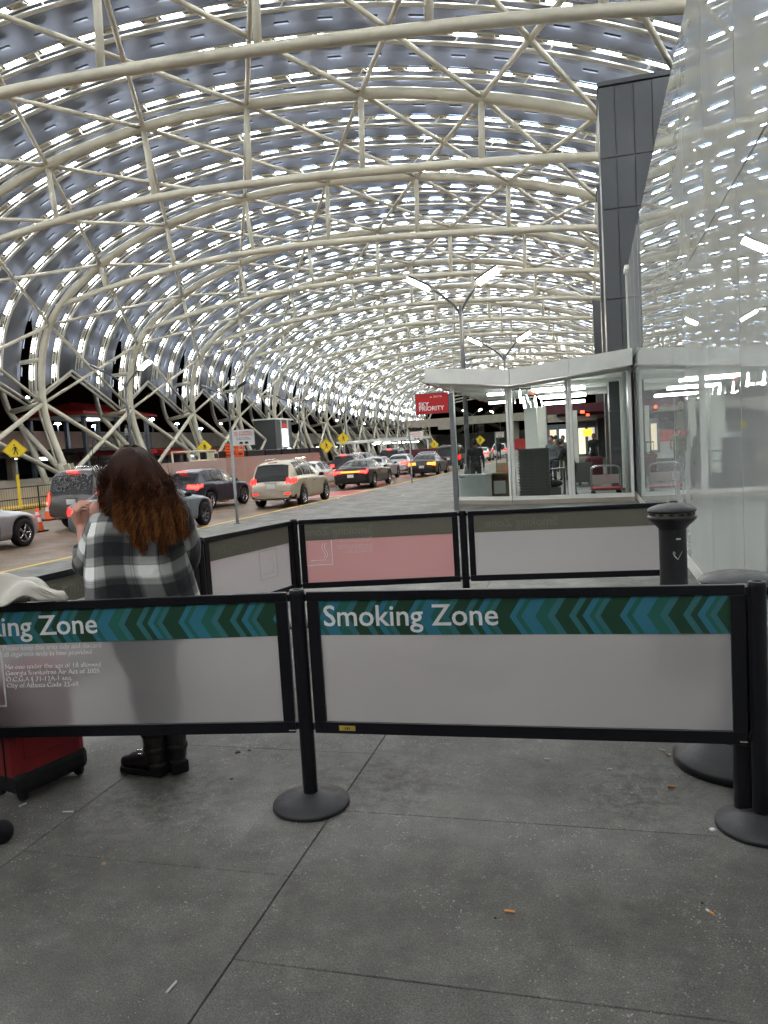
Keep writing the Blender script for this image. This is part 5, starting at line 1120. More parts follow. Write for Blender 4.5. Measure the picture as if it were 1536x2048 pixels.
put_car(SUV, -13.6, 42.5, 0, PT['dark'], 'dark SUV high behind the white sedan, two red roof level lights', 'brake', 'brake')
put_car(SED, -11.45, 40.4, 0, PT['silver'], 'silver sedan just right of the black low sedan with bright brake lights', 'brake')
put_car(SED, -11.75, 47.6, 0, PT['silver'], 'silver sedan with a wide lit brake strip in its rear window', 'brake', 'brake')
put_car(SED, -8.95, 42.3, 0, PT['black'], 'black sedan with orange lit tail lights at the kerb near the second parking sign', 'tail', 'brake', amber=True)
put_car(BIG, -8.95, 50.4, 0, PT['dark'], 'dark large SUV ahead of the black kerbside sedan', 'tail')
put_car(BIG, -14.2, 55.5, 0, PT['dark'], 'dark large SUV in the outer lane below the distant white shelter', 'brake', 'brake')
put_car(SUV, -14.9, 49.5, 0, PT['dark'], 'dark SUV beyond the black low sedan with one red light on top', 'tail', 'brake')
put_car(SED, -11.9, 56.5, 0, PT['dark'], 'dark sedan farther up the middle lane', 'brake', 'brake')
put_car(SED, -9.5, 69.5, 0, PT['white'], 'white sedan seen through the slanted shelter pane with lit tail lights', 'brake')
put_car(SUV, -9.0, 80, 0, PT['white'], 'white SUV beyond the white sedan in the slanted shelter pane', 'tail')
put_car(SED, -13.2, 72, 0, PT['red'], 'red sedan far up the outer lane', 'tail')
for i, (x, y, c) in enumerate([(-44.5, 44, 'dark'), (-45, 49, 'red'), (-45, 55, 'dark')]):
    put_car(SED, x, y, PI/2, PT[c], ['dark parked sedan under the parking deck, leftmost', 'red parked sedan under the parking deck', 'dark parked sedan under the parking deck, behind the stair tower'][i], 'tail', s=.95)['group'] = 'cars parked under the deck'
# rain drops on the large grey SUV's rear window
b_ = MB(); rr = random.Random(3)
for _ in range(120):
    x = rr.uniform(-.66, .66); z = rr.uniform(1.2, 1.72); t_ = (z-1.12)/(1.78-1.12); y = -1.02+.16*t_-.022; s = rr.uniform(.012, .024)
    b_.lathe([(s, 0), (s*.7, s*.4), (0, s*.55)], 6, c=(0, 0, 0), cap=False); 
    k = 18
    for q in range(len(b_.v)-k, len(b_.v)): v = b_.v[q]; b_.v[q] = (v[0]+x, y-v[2]*1.0, z+v[1])
o = b_.build('rain_drops', mat('water_drops', (.28, .3, .3), .2, var=0, coat=1), [q for q in COL.objects if q.get('label', '').startswith('dark grey large SUV')][0]); tag(o, kind='stuff')
# ---------------------------------------------------------------- people
def capsule(mb, p0, p1, r0, r1, n=14, m=0, sx=1.0):
    p0, p1 = Vector(p0), Vector(p1); d = p1-p0; L = d.length
    if L < 1e-6: d = Vector((0, 0, 1)); L = 1e-6
    t = d/L; pts, rs = [], []
    for a in (-90, -60, -30, 0): pts.append(p0+t*(r0*math.sin(math.radians(a)))); rs.append(max(r0*math.cos(math.radians(a)), .0005))
    for a in (0, 30, 60, 90): pts.append(p1+t*(r1*math.sin(math.radians(a)))); rs.append(max(r1*math.cos(math.radians(a)), .0005))
    # drop reversal when the two spheres swallow each other
    mb.tube(pts, rs, n, m)
def ellip(mb, c, r, n=20, k=12, R=None):
    vs = []; R = R or Matrix.Identity(3)
    for i in range(k+1):
        th = PI*i/k
        for j in range(n):
            ph = 2*PI*j/n; vs.append(R @ Vector((r[0]*math.sin(th)*math.cos(ph), r[1]*math.sin(th)*math.sin(ph), r[2]*math.cos(th)))+Vector(c))
    mb.add(vs, [(i*n+j, (i+1)*n+j, (i+1)*n+(j+1) % n, i*n+(j+1) % n) for i in range(k) for j in range(n)])
def remeshed(mb, name, m, parent, vox, smooth=4):
    o = mb.build(name, m, parent, smooth=True); r = o.modifiers.new('union', 'REMESH'); r.mode = 'VOXEL'; r.voxel_size = vox; r.use_smooth_shade = True
    s = o.modifiers.new('soft', 'SMOOTH'); s.iterations = smooth; s.factor = .5; return o
def skinmat(name, col):
    m, nt, N, L, b = new_mat(name); b.inputs['Base Color'].default_value = col+(1,); S(b, 'Roughness', .5); S(b, 'Subsurface Weight', .15); b.inputs['Subsurface Radius'].default_value = (.02, .008, .004)
    return m
M['skin'] = skinmat('warm_skin', (.52, .26, .18)); M['skin2'] = skinmat('brown_skin', (.18, .09, .06))
def zoned(name, zones, rough=.8):
    """clothing zones by height on one continuous body: [(z_top, colour) ...]"""
    m, nt, N, L, b = new_mat(name); tc = N.new('ShaderNodeTexCoord'); sx = N.new('ShaderNodeSeparateXYZ'); L.new(tc.outputs['Object'], sx.inputs[0])
    mr = N.new('ShaderNodeMapRange'); mr.inputs[2].default_value = 2.0; L.new(sx.outputs[2], mr.inputs[0]); cr = N.new('ShaderNodeValToRGB'); cr.color_ramp.interpolation = 'CONSTANT'
    e = cr.color_ramp.elements; e[0].color = zones[0][1]+(1,); e[0].position = 0; prev = zones[0][0]; e[1].position = prev/2; e[1].color = zones[1][1]+(1,)
    for zt, c in zones[2:]: prev = zones[zones.index((zt, c))-1][0]; q = e.new(prev/2); q.color = c+(1,)
    L.new(mr.outputs[0], cr.inputs[0]); L.new(cr.outputs[0], b.inputs['Base Color']); S(b, 'Roughness', rough); return m
def hand(mb, w, d, side, s=1.0, curl=.5, up=None):
    """w wrist, d direction of the hand, side = thumb direction"""
    w, d, side = Vector(w), Vector(d).normalized(), Vector(side).normalized(); side = (side-d*side.dot(d)).normalized(); nrm = d.cross(side)
    for k in range(4): 
        f = (k-1.5)/1.5; capsule(mb, w+side*(-f*.012*s), w+d*.085*s+side*(-f*.031*s), .014*s, .012*s, 10)
    lens = [.068, .076, .070, .055]
    for k in range(4):
        f = (k-1.5)/1.5; p = w+d*.088*s+side*(-f*.031*s); q = p; dd = d.copy()
        for j, l in enumerate((.45, .32, .23)):
            a = curl*(.55+.5*j); dd = (Matrix.Rotation(a, 3, side) @ dd) if True else dd; q2 = q+dd*lens[k]*s*l*1.05; capsule(mb, q, q2, (.0098-.0009*j)*s, (.009-.001*j)*s, 8); q = q2
    p = w+d*.02*s+side*.026*s; q = p+(d*.6+side*.75).normalized()*.042*s; capsule(mb, p, q, .014*s, .0115*s, 8); q2 = q+(d*.9+side*.25-nrm*.1).normalized()*.032*s; capsule(mb, q, q2, .0108*s, .0095*s, 8); capsule(mb, q2, q2+(d*.95+side*.02-nrm*.25).normalized()*.026*s, .0095*s, .008*s, 8)
def figure(x, y, rz, label, zones, h=1.72, lean=0.0, arms='down', hair=(.01, .008, .007), vox=.02, walk=.0, bag=None):
    t = empty('person', (x, y, 0), rz); tag(t, label, 'person'); k = h/1.75; t.scale = (k, k, k); b = MB()
    F = lambda p: (p[0], p[1]+max(0, p[2]-.9)*math.tan(lean), p[2]-max(0, p[2]-.9)*.12*abs(lean))
    for s in (-1, 1):
        f = s*walk; hip, kn, an = (s*.09, 0, .9), (s*.095, .02+f*.5, .49), (s*.095, -.02+f, .08)
        capsule(b, hip, kn, .088, .062); capsule(b, kn, an, .06, .042); capsule(b, (an[0], an[1]-.03, .045), (an[0]+s*.02, an[1]+.16, .035), .045, .038)
    ellip(b, F((0, 0, .98)), (.165, .115, .14)); ellip(b, F((0, 0, 1.15)), (.155, .105, .2)); ellip(b, F((0, -.005, 1.33)), (.185, .115, .15)); capsule(b, F((-.15, 0, 1.42)), F((.15, 0, 1.42)), .065, .065)
    capsule(b, F((0, 0, 1.42)), F((0, .015, 1.56)), .058, .055)
    hc = Vector(F((0, .03, 1.645))); ellip(b, hc, (.075, .095, .112)); ellip(b, hc+Vector((0, .035, -.045)), (.055, .06, .055))
    capsule(b, hc+Vector((0, .09, .0)), hc+Vector((0, .112, -.025)), .011, .014, 8)
    for s in (-1, 1): ellip(b, hc+Vector((s*.077, 0, -.005)), (.012, .02, .03), 8, 6); ellip(b, hc+Vector((s*.03, .082, .012)), (.014, .01, .009), 8, 6)
    capsule(b, hc+Vector((-.02, .087, -.055)), hc+Vector((.02, .087, -.055)), .008, .008, 6)
    for s in (-1, 1):
        sh = Vector(F((s*.19, 0, 1.41)))
        if arms == 'down': el = sh+Vector((s*.05, -.02, -.29)); wr = el+Vector((s*.0, .09, -.24)); hd = Vector((0, .15, -1)); th = Vector((0, 1, 0))
        elif arms == 'reach': el = sh+Vector((s*.04, .12, -.25)); wr = el+Vector((-s*.04, .22, -.02)); hd = Vector((0, 1, -.15)); th = Vector((-s, 0, .3))
        capsule(b, sh, el, .056, .045); capsule(b, el, wr, .043, .028); hand(b, wr, hd, th, 1.0, .3)
    remeshed(b, 'body', zoned(label[:20]+'_clothes', zones), t, vox, 3)
    hm = MB(); ellip(hm, hc+Vector((0, -.018, .022)), (.086, .1, .108)); hm.v = [v if not (v[1] > hc.y+.045 and v[2] < hc.z+.06) else (v[0], hc.y+.045, v[2]) for v in hm.v]
    hm.build('hair', mat(label[:20]+'_hair', hair, .6, var=.2, scale=60), t, smooth=True)
    return t
K_ = (.008, .008, .01)
figure(-3.22, 22.3, .1, 'person in a black jacket and cap seen from behind through the slanted shelter pane', [(.1, K_), (.85, (.015, .015, .02)), (1.5, K_), (2.0, (.2, .1, .07))], 1.66, vox=.018)
figure(-.45, 20.9, math.radians(80), 'worker in dark clothes leaning forward behind the shelter mullion, facing left', [(.1, K_), (.9, (.012, .012, .016)), (1.5, (.02, .022, .024)), (2.0, (.2, .1, .07))], 1.55, lean=.45, arms='reach', vox=.018)
figure(-1.15, 24.6, 2.6, 'person in a grey top standing beyond the tray stack', [(.1, K_), (.9, (.02, .025, .04)), (1.5, (.10, .11, .12)), (2.0, (.3, .16, .11))], 1.62)
figure(-.95, 29.0, 3.0, 'person in olive clothes standing deep inside the terminal front', [(.1, K_), (.9, (.05, .05, .03)), (1.5, (.07, .08, .05)), (2.0, (.3, .16, .11))], 1.62, walk=.1)
figure(.15, 33, 2.9, 'person in black deep inside behind the maroon suitcase', [(.1, K_), (.9, K_), (1.5, (.02, .02, .02)), (2.0, (.3, .16, .11))], 1.64)
figure(-1.5, 36, .3, 'person in a tan coat far inside beyond the white pillars', [(.1, K_), (.9, (.03, .03, .04)), (1.5, (.3, .18, .09)), (2.0, (.3, .16, .11))], 1.66, walk=.15)
figure(-7.5, 66, .2, 'dark dressed person standing beside the distant white car', [(.1, K_), (.9, K_), (1.5, K_), (2.0, (.2, .1, .07))], 1.68, vox=.03)
t = figure(-34.2, 52.2, -1.2, 'person in a white shirt on the landing of the red roofed stair tower', [(.1, K_), (.9, (.02, .02, .03)), (1.5, (.6, .6, .6)), (2.0, (.2, .1, .07))], 1.68, vox=.03); t.location.z = 2.86
# desk and black chair beside the worker
t = empty('desk', (-1.02, 21.3, 0), .1); tag(t, 'small dark desk with green lit edge left of the leaning worker', 'desk')
MB().box((0, 0, .72), (.7, .45, .04)).build('top', M['darkmetal'], t); 
for sx in (-1, 1): MB().box((sx*.31, 0, .35), (.04, .4, .7)).build('side_panel', M['darkmetal'], t)
t = empty('folded_bag', (-1.0, 20.75, 0)); tag(t, 'black duffel bag lying on a low crate at the feet of the worker', 'bag')
o = MB(); ellip(o, (0, 0, .36), (.27, .16, .11)); o.build('body', M['blackrub'], t, smooth=True); MB().tube(catmull([(-.12, 0, .45), (-.06, -.02, .52), (.06, -.02, .52), (.12, 0, .45)], 4), .01, 6).build('handle', M['blackrub'], t, smooth=True)
t = MB().box((0, 0, .13), (.44, .32, .26)).build('crate', M['concdk'], None, loc=(-1.0, 20.75, 0)); tag(t, 'low grey crate under the black duffel bag', 'crate')

# ---------------------------------------------------------------- woman with long hair and plaid shirt
WB = Vector((-2.15, 3.30, 0)); wyaw = math.atan2(.546, .838)     # local x to the viewer's right, local y away from the viewer
wm = empty('person', WB, wyaw); tag(wm, 'woman with long brown hair and a black and white plaid shirt, seen from behind, smoking', 'person')
b = MB()
# legs and boots area
for s, ax in ((-1, -.005), (1, .09)):
    capsule(b, (s*.095, 0, .86), (ax*.8+.01, .01, .47), .105, .068); capsule(b, (ax*.8+.01, .01, .47), (ax, .0, .09), .062, .042); capsule(b, (ax, -.02, .05), (ax-.04, .13, .04), .042, .034)
ellip(b, (0, 0, .93), (.2, .14, .16)); ellip(b, (-.005, 0, 1.08), (.185, .13, .2)); ellip(b, (-.01, .0, 1.25), (.19, .12, .13)); capsule(b, (-.15, 0, 1.33), (.14, 0, 1.33), .062, .062)
capsule(b, (0, .0, 1.34), (.0, .02, 1.46), .055, .052)
HC_ = Vector((.005, .03, 1.515)); ellip(b, HC_, (.074, .094, .108)); ellip(b, HC_+Vector((-.01, .035, -.045)), (.055, .06, .05)); capsule(b, HC_+Vector((-.01, .09, 0)), HC_+Vector((-.012, .11, -.022)), .010, .013, 8)
for s in (-1, 1): ellip(b, HC_+Vector((s*.076, 0, -.005)), (.012, .02, .03), 8, 6); ellip(b, HC_+Vector((s*.03-.01, .08, .012)), (.013, .01, .009), 8, 6)
capsule(b, HC_+Vector((-.028, .084, -.052)), HC_+Vector((.01, .084, -.052)), .007, .007, 6)
SL, EL, WL = Vector((-.135, .0, 1.31)), Vector((-.235, .10, 1.105)), Vector((-.262, .235, 1.25))
capsule(b, SL, EL, .06, .05); capsule(b, EL, WL, .045, .030)
SR, ER, WR_ = Vector((.155, 0, 1.31)), Vector((.215, .05, 1.06)), Vector((.12, .2, 1.0))
capsule(b, SR, ER, .06, .048); capsule(b, ER, WR_, .045, .03); hand(b, WR_, (-.6, .6, .0), (0, .3, 1), .95, .6)
# raised hand: palm towards the mouth, fingers bent over to the right, thumb meeting them
s = 1.0
w = WL; 
capsule(b, w, w+Vector((-.015, .004, .055)), .031, .036); capsule(b, w+Vector((.012, .0, .01)), w+Vector((.02, .0, .06)), .024, .026)
kn = [w+Vector((-.030+.004*k, .03-.021*k, .093-.006*k)) for k in range(4)]
for k in range(4): capsule(b, w+Vector((-.01, .01-.008*k, .03)), kn[k], .02, .0135, 10)
for k in range(4):
    p = kn[k]; L_ = [.95, 1, .95, .8][k]; d1 = Vector((.60, .05, .62)); d2 = Vector((.98, .02, -.05)); d3 = Vector((.75, 0, -.65)) if k > 1 else Vector((.97, 0, -.25))
    p1 = p+d1.normalized()*.042*L_; p2 = p1+d2.normalized()*.030*L_; p3 = p2+d3.normalized()*.022*L_
    capsule(b, p, p1, .0105, .0096, 8); capsule(b, p1, p2, .0094, .0086, 8); capsule(b, p2, p3, .0084, .0072, 8)
p = w+Vector((.022, -.012, .035)); p1 = p+Vector((.025, -.004, .045)); p2 = p1+Vector((.018, .006, .03)); capsule(b, p, p1, .0155, .012, 8); capsule(b, p1, p2, .0115, .0095, 8)
m, nt, N, L, bs = new_mat('woman_skin_and_trousers')
tc = N.new('ShaderNodeTexCoord'); sx = N.new('ShaderNodeSeparateXYZ'); L.new(tc.outputs['Object'], sx.inputs[0]); lt = N.new('ShaderNodeMath'); lt.operation = 'LESS_THAN'; lt.inputs[1].default_value = .97; L.new(sx.outputs[2], lt.inputs[0])
mx = N.new('ShaderNodeMix'); mx.data_type = 'RGBA'; L.new(lt.outputs[0], mx.inputs[0]); mx.inputs[6].default_value = (.55, .27, .19, 1); mx.inputs[7].default_value = (.008, .008, .01, 1); L.new(mx.outputs[2], bs.inputs['Base Color']); S(bs, 'Roughness', .55)
remeshed(b, 'body', m, wm, .0042, 3)
MB().tube([w+Vector((.035, .03, .118)), w+Vector((.085, .05, .12))], .004, 10).build('cigarette', M['paper'], None); cg = COL.objects[-1]; cg = [o for o in COL.objects if o.name.startswith('cigarette') and not o.name.startswith('cigarette_end')][-1]
cg.location = WB; cg.rotation_euler = (0, 0, wyaw); tag(cg, 'lit white cigarette held between the fingers of the woman in the plaid shirt', 'cigarette')
# phone with a pale blue screen hanging from her other hand side
t = empty('mobile_phone', WB+Matrix.Rotation(wyaw, 3, 'Z') @ Vector((-.165, .30, 1.165)), wyaw); tag(t, 'phone with pale blue screen between the forearm and shirt of the woman', 'phone'); t.rotation_euler = (-.3, 0, wyaw)
MB().box((0, 0, 0), (.072, .008, .145)).build('case', M['signwhite'], t, bevel=.004); MB().box((0, -.0045, 0), (.066, .001, .13)).build('screen', emis('pale_blue_screen', (.35, .6, 1), 1.4), t)
# boots
M['boot'] = mat('dark_brown_boot_leather', (.011, .007, .007), .5, var=.25, scale=30, bump=.15, bscale=60)
for s, ax, ya in ((-1, -.005, .85), (1, .095, .25)):
    bt = empty('boot', (ax, -.01, 0), ya, wm); o = MB()
    capsule(o, (0, 0, .30), (0, 0, .10), .062, .053); capsule(o, (0, .0, .085), (0, .13, .06), .052, .043); capsule(o, (0, .13, .055), (0, .185, .048), .042, .034); remeshed(o, 'upper', M['boot'], bt, .006, 4)
    o = MB(); o.add([(x_*1.0, y_, z_) for z_ in (0, .028) for (x_, y_) in [(-.04, -.055), (.04, -.055), (.042, .03), (.05, .12), (.04, .2), (0, .228), (-.04, .2), (-.05, .12), (-.042, .03)]], [tuple(range(8, -1, -1)), tuple(range(9, 18))]+[(i, (i+1) % 9, (i+1) % 9+9, i+9) for i in range(9)]); o.build('sole', M['blackrub'], bt, bevel=.004)
    o = MB(); o.box((0, -.02, .035), (.085, .075, .05)); o.build('heel', M['blackrub'], bt, bevel=.006)
    o = MB(); o.lathe([(.0565, .115), (.059, .12), (.059, .14), (.0565, .145)], 24, cap=False); o.build('strap', M['boot'], bt, smooth=True); o = MB(); o.tube([(-.058, .03, .12), (-.062, .06, .12), (-.062, .06, .142), (-.058, .03, .142), (-.058, .03, .12)], .0028, 5); o.build('buckle', M['chrome'], bt)
    o = MB(); o.lathe([(.06, .2), (.075, .24), (.07, .34), (.078, .46)], 20, cap=False); o.build('trouser_cuff', mat('black_denim', (.008, .008, .011), .85, var=.2, scale=20), bt, smooth=True)
# shirt
def plaid():
    m, nt, N, L, b = new_mat('black_white_plaid_flannel'); tc = N.new('ShaderNodeTexCoord'); sx = N.new('ShaderNodeSeparateXYZ'); L.new(tc.outputs['UV'], sx.inputs[0])
    def ramp(src, per, off):
        a = N.new('ShaderNodeMath'); a.operation = 'ADD'; a.inputs[1].default_value = off; L.new(src, a.inputs[0]); d = N.new('ShaderNodeMath'); d.operation = 'DIVIDE'; d.inputs[1].default_value = per; L.new(a.outputs[0], d.inputs[0]); f = N.new('ShaderNodeMath'); f.operation = 'FRACT'; L.new(d.outputs[0], f.inputs[0])
        cr = N.new('ShaderNodeValToRGB'); cr.color_ramp.interpolation = 'LINEAR'; e = cr.color_ramp.elements
        g = lambda v: (v, v, v, 1)
        st = [(0, .02), (.26, .02), (.29, .38), (.36, .42), (.365, .12), (.375, .45), (.40, .45), (.405, .12), (.415, .5), (.5, .92), (.72, .95), (.76, .5), (.765, .15), (.775, .5), (.85, .42), (.94, .38), (.97, .02), (1, .02)]
        e[0].position = 0; e[0].color = g(st[0][1]); e[1].position = 1; e[1].color = g(st[-1][1])
        for p_, v in st[1:-1]: q = e.new(p_); q.color = g(v)
        L.new(f.outputs[0], cr.inputs[0]); return cr.outputs[0]
    a = ramp(sx.outputs[0], .20, .035); c = ramp(sx.outputs[1], .20, .06)
    ad = N.new('ShaderNodeMath'); ad.operation = 'ADD'; L.new(a, ad.inputs[0]); L.new(c, ad.inputs[1]); hf = N.new('ShaderNodeMath'); hf.operation = 'MULTIPLY'; hf.inputs[1].default_value = .5; L.new(ad.outputs[0], hf.inputs[0]); pw = N.new('ShaderNodeMath'); pw.operation = 'POWER'; pw.inputs[1].default_value = 2.8; L.new(hf.outputs[0], pw.inputs[0])
    vm = N.new('ShaderNodeVectorMath'); vm.operation = 'SCALE'; vm.inputs[0].default_value = (1.5, 1.5, 1.42); L.new(pw.outputs[0], vm.inputs['Scale']); av = N.new('ShaderNodeVectorMath'); av.inputs[1].default_value = (.006, .006, .008); L.new(vm.outputs[0], av.inputs[0]); L.new(av.outputs[0], b.inputs['Base Color']); S(b, 'Roughness', .9); S(b, 'Sheen Weight', .2)
    no = N.new('ShaderNodeTexNoise'); no.inputs['Scale'].default_value = 14; no.inputs['Detail'].default_value = 3; L.new(tc.outputs['Object'], no.inputs[0]); bp = N.new('ShaderNodeBump'); bp.inputs['Strength'].default_value = .6; bp.inputs['Distance'].default_value = .025; L.new(no.outputs[0], bp.inputs['Height']); L.new(bp.outputs[0], b.inputs['Normal'])
    return m
M['plaid'] = plaid()
def loft(rows, n, name, m, parent, u0=0.0, v0=0.0, wrinkle=0.0, closed=True, vs_=None):
    """rows: (centre, axis_a, axis_b) half axes as vectors"""
    V, UV, F = [], [], []; rg = random.Random(5); vacc = v0; prevc = None
    for i, (c, a, b_) in enumerate(rows):
        c, a, b_ = Vector(c), Vector(a), Vector(b_)
        if prevc is not None: vacc += (c-prevc).length
        prevc = c; per = PI*(a.length+b_.length)
        for k in range(n+1):
            an = 2*PI*k/n; wv = 1+wrinkle*(math.sin(an*3+i*.55)*.4+math.sin(an*7-i*.9)*.25+math.sin(an*2+i*1.3)*.35)
            V.append(c+(a*math.cos(an)+b_*math.sin(an))*wv); UV.append((u0+an/(2*PI)*(.92 if parent is wm and name == 'shirt' else .45)+.006*math.sin(i*.9+k*.2)+.006*math.sin(i*.37), vacc+.012*math.sin(k*.33+i*.2)+.008*math.sin(k*.13)))
    for i in range(len(rows)-1):
        for k in range(n): F.append((i*(n+1)+k, i*(n+1)+k+1, (i+1)*(n+1)+k+1, (i+1)*(n+1)+k))
    mb = MB(); mb.add(V, F); me = mb.mesh(name, m, True); uv = me.uv_layers.new(name='UVMap')
    for l in me.loops: uv.data[l.index].uv = UV[l.vertex_index]
    o = obj(name, me, parent); so = o.modifiers.new('cloth_thickness', 'SOLIDIFY'); so.thickness = .004; so.offset = 1
    return o
tor = [(.80, .015, .255, .165), (.86, .01, .262, .168), (.92, .0, .262, .17), (.98, -.005, .258, .168), (1.04, -.008, .250, .162), (1.10, -.008, .240, .155), (1.16, -.008, .232, .15), (1.22, -.008, .224, .145), (1.27, -.008, .212, .138), (1.31, -.008, .198, .128), (1.345, -.008, .17, .11), (1.372, -.006, .125, .09), (1.395, -.003, .085, .075), (1.41, 0, .065, .066)]
rows = []
for i, (z, cx, a, b_) in enumerate(tor):
    sag = .012*math.sin(z*23); rows.append(((cx, .0, z), (-a*.995, 0, 0), (0, -b_, -.008)))
loft(rows, 64, 'shirt', M['plaid'], wm, u0=.02, v0=.0, wrinkle=.022)
def sleeve(pts, rs, n=36, v0=0.0, u0=.3, wr=.05):
    P = catmull(pts, 4); R_ = np.interp(np.linspace(0, len(rs)-1, len(P)), range(len(rs)), rs); rows = []; ref = Vector((0, -1, .2))
    for i in range(len(P)):
        t = Vector(P[min(i+1, len(P)-1)]-P[max(i-1, 0)]).normalized(); a = t.cross(ref).normalized(); b_ = t.cross(a).normalized(); rows.append((P[i], a*R_[i], b_*R_[i]))
    return loft(rows, n, 'sleeve', M['plaid'], wm, u0, v0, wr)
sleeve([(-.08, .0, 1.325), (-.125, 0, 1.285), (-.165, .03, 1.215), (-.20, .065, 1.145), (-.228, .10, 1.085), (-.245, .135, 1.075), (-.252, .165, 1.12), (-.255, .18, 1.155)], [.078, .084, .084, .08, .075, .072, .062, .052], v0=.06)
sleeve([(.10, .0, 1.33), (.165, 0, 1.30), (.20, .02, 1.2), (.222, .04, 1.1), (.215, .07, 1.05), (.18, .13, 1.02), (.14, .17, 1.01)], [.08, .085, .082, .075, .07, .058, .05], v0=.04, u0=.1)
# hair
def hairmat():
    m, nt, N, L, b = new_mat('brown_to_auburn_hair'); tc = N.new('ShaderNodeTexCoord'); at_ = N.new('ShaderNodeAttribute'); at_.attribute_name = 'tipness'
    sx = N.new('ShaderNodeSeparateXYZ'); L.new(tc.outputs['Object'], sx.inputs[0]); cr = N.new('ShaderNodeValToRGB'); e = cr.color_ramp.elements; e[0].position = .0; e[0].color = (.034, .014, .009, 1); e[1].position = 1; e[1].color = (.42, .17, .055, 1); q = e.new(.35); q.color = (.075, .028, .014, 1); q = e.new(.62); q.color = (.14, .047, .018, 1)
    L.new(at_.outputs['Fac'], cr.inputs[0]); L.new(cr.outputs[0], b.inputs['Base Color']); S(b, 'Roughness', .5); S(b, 'Specular IOR Level', .12); return m
hm_ = hairmat(); V, F, TP = [], [], []; rh = np.random.default_rng(4)
top = np.array([HC_.x+.0, HC_.y-.01, HC_.z])
def strands(count, seg=18, r0=.0026):
    for s in range(count):
        ph = rh.uniform(-PI*1.02, 0.02) if rh.random() < .86 else rh.uniform(0, PI)     # mostly the back half (towards -y)
        el = rh.uniform(.1, 1.54)
        sx_, sy_ = math.cos(ph), math.sin(ph)
        p = top+np.array([.094*sx_*math.cos(el), .112*sy_*math.cos(el)-.004, .128*math.sin(el)])
        # target on the hanging curtain
        side = sx_+rh.normal(0, .12); back = sy_
        zt = 1.155+.11*rh.random()**1.5+.13*max(0, -side-.1)+.05*max(0, abs(side)-.6)+(.22 if rh.random() < .3 else 0)*rh.random()+.035*math.sin(side*9)+.02*math.sin(side*23)
        xt = .035+side*(.148+.035*rh.random()); yt = -.155-.02*rh.random() if back < .3 else -.02
        if side < -.75: yt = -.10+.14*rh.random()
        if side > .75: yt = -.12+.10*rh.random()
        q = np.array([xt, yt, zt]); L_ = 1; wav = rh.uniform(.004, .016); fr = rh.uniform(2.2, 4.2); pa = rh.uniform(0, 2*PI); ra = r0*rh.uniform(.7, 1.5)
        shade = rh.normal(0, .13); clump = math.sin(side*19+1.3)*.12+math.sin(side*41)*.08
        pts = []
        for i in range(seg+1):
            t = i/seg
            # scalp -> bulge -> curtain
            m1 = top+np.array([.128*sx_, -.03+.135*sy_, .03+.05*math.sin(el)])
            m2 = np.array([.022+side*.140, (-.145 if back < .3 else .0)*1.0+(.04 if abs(side) > .8 else 0), 1.36])
            a = (1-t)**3; b2 = 3*(1-t)**2*t; c = 3*(1-t)*t*t; d = t**3
            pos = a*p+b2*m1+c*m2+d*q
            amp = wav*smoothstep(.25, .8, t); pos = pos+np.array([math.sin(t*fr*2*PI+pa)*amp, math.cos(t*fr*2*PI+pa)*amp*.8-.003, 0])
            pts.append(pos)
        base_ = len(V); 
        for i, pos in enumerate(pts):
            t = i/seg; rr_ = ra*(1-.75*t**3)
            for k in range(3):
                an = 2*PI*k/3; V.append((pos[0]+rr_*math.cos(an)*1.2, pos[1]+rr_*math.sin(an), pos[2]+(rr_*.4*math.sin(an) if i < 3 else 0)))
                TP.append(min(1, max(0, smoothstep(1.62, 1.27, pos[2])*(.62+shade*1.3+clump*1.6)+.14*max(0, -side)*smoothstep(1.5, 1.3, pos[2])+.16*max(0, shade*1.5+clump))))
        for i in range(seg):
            for k in range(3): F.append((base_+i*3+k, base_+i*3+(k+1) % 3, base_+(i+1)*3+(k+1) % 3, base_+(i+1)*3+k))
strands(7500)
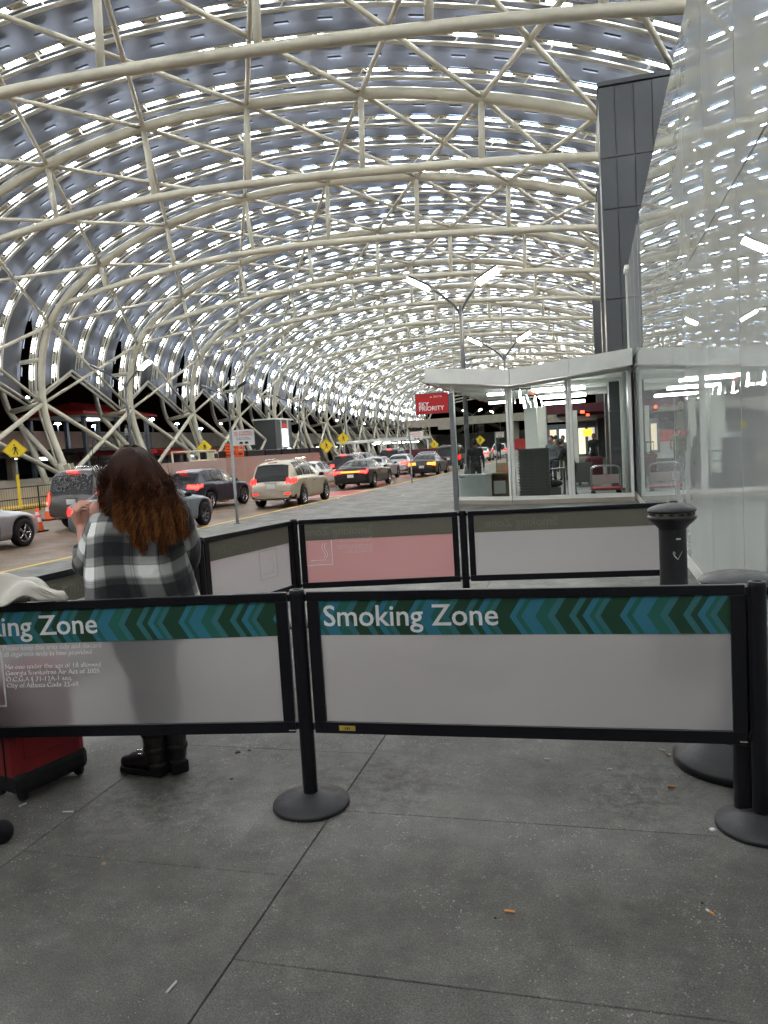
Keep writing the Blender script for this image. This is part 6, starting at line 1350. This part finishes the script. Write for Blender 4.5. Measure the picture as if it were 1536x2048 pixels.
mb = MB(); mb.v = V; mb.f = F; mb.mi = [0]*len(F); me = mb.mesh('hair', hm_, True); at_ = me.attributes.new('tipness', 'FLOAT', 'POINT'); at_.data.foreach_set('value', TP); hr = obj('hair', me, wm); tag(hr, kind='stuff')
o = MB(); ellip(o, HC_+Vector((0, -.012, .012)), (.088, .11, .116)); ellip(o, (.02, -.085, 1.36), (.165, .055, .17)); o.v = [v for v in o.v]; me = o.mesh('scalp_hair', hm_, True); obj('scalp_hair', me, wm)
# bag strap and pale fringe at her left side
MB().tube([(-.225, .06, 1.06), (-.235, .04, .95), (-.235, .05, .8)], .012, 6).build('bag_strap', M['blackrub'], wm)
# white cloth on the left panel
cl = MB(); nx_, ny_ = 60, 36; pts = []
for j in range(ny_+1):
    for i in range(nx_+1):
        u = i/nx_; v = j/ny_; x = -3.12+u*.82; s = (v-.5)*.34*(1.05-.75*u**1.5); prof_top = .975+.125*math.exp(-((u-.55)/.15)**2)+.075*math.exp(-((u-.80)/.10)**2)
        fold = .016*math.sin(u*26+v*5)+.011*math.sin(u*11-v*9)+.008*math.sin(u*45+v*14)
        edge = abs(v-.5)*2; z = prof_top-(.16*(1-u)**.8+.03)*edge**2.2+fold*(1-.4*edge); y = 2.80+(x+3.11)*.152-s*.55+.02*math.sin(u*17+v*4)
        if edge > .7: y += 0
        pts.append((x+.01*math.sin(v*13+u*7), y, max(z, .958-.22*max(0, .78-u) if edge > .45 else .962)))
cl.add(pts, [(j*(nx_+1)+i, j*(nx_+1)+i+1, (j+1)*(nx_+1)+i+1, (j+1)*(nx_+1)+i) for j in range(ny_) for i in range(nx_)])
o = cl.build('folded_cloth', mat('cream_white_fleece', (.74, .70, .60), .9, var=.05, bump=.3, bscale=200), smooth=True); tag(o, 'crumpled cream white jacket draped over the near left barrier panel', 'jacket'); so = o.modifiers.new('cloth_thickness', 'SOLIDIFY'); so.thickness = .012; ss = o.modifiers.new('soft', 'SUBSURF'); ss.levels = 1; ss.render_levels = 1
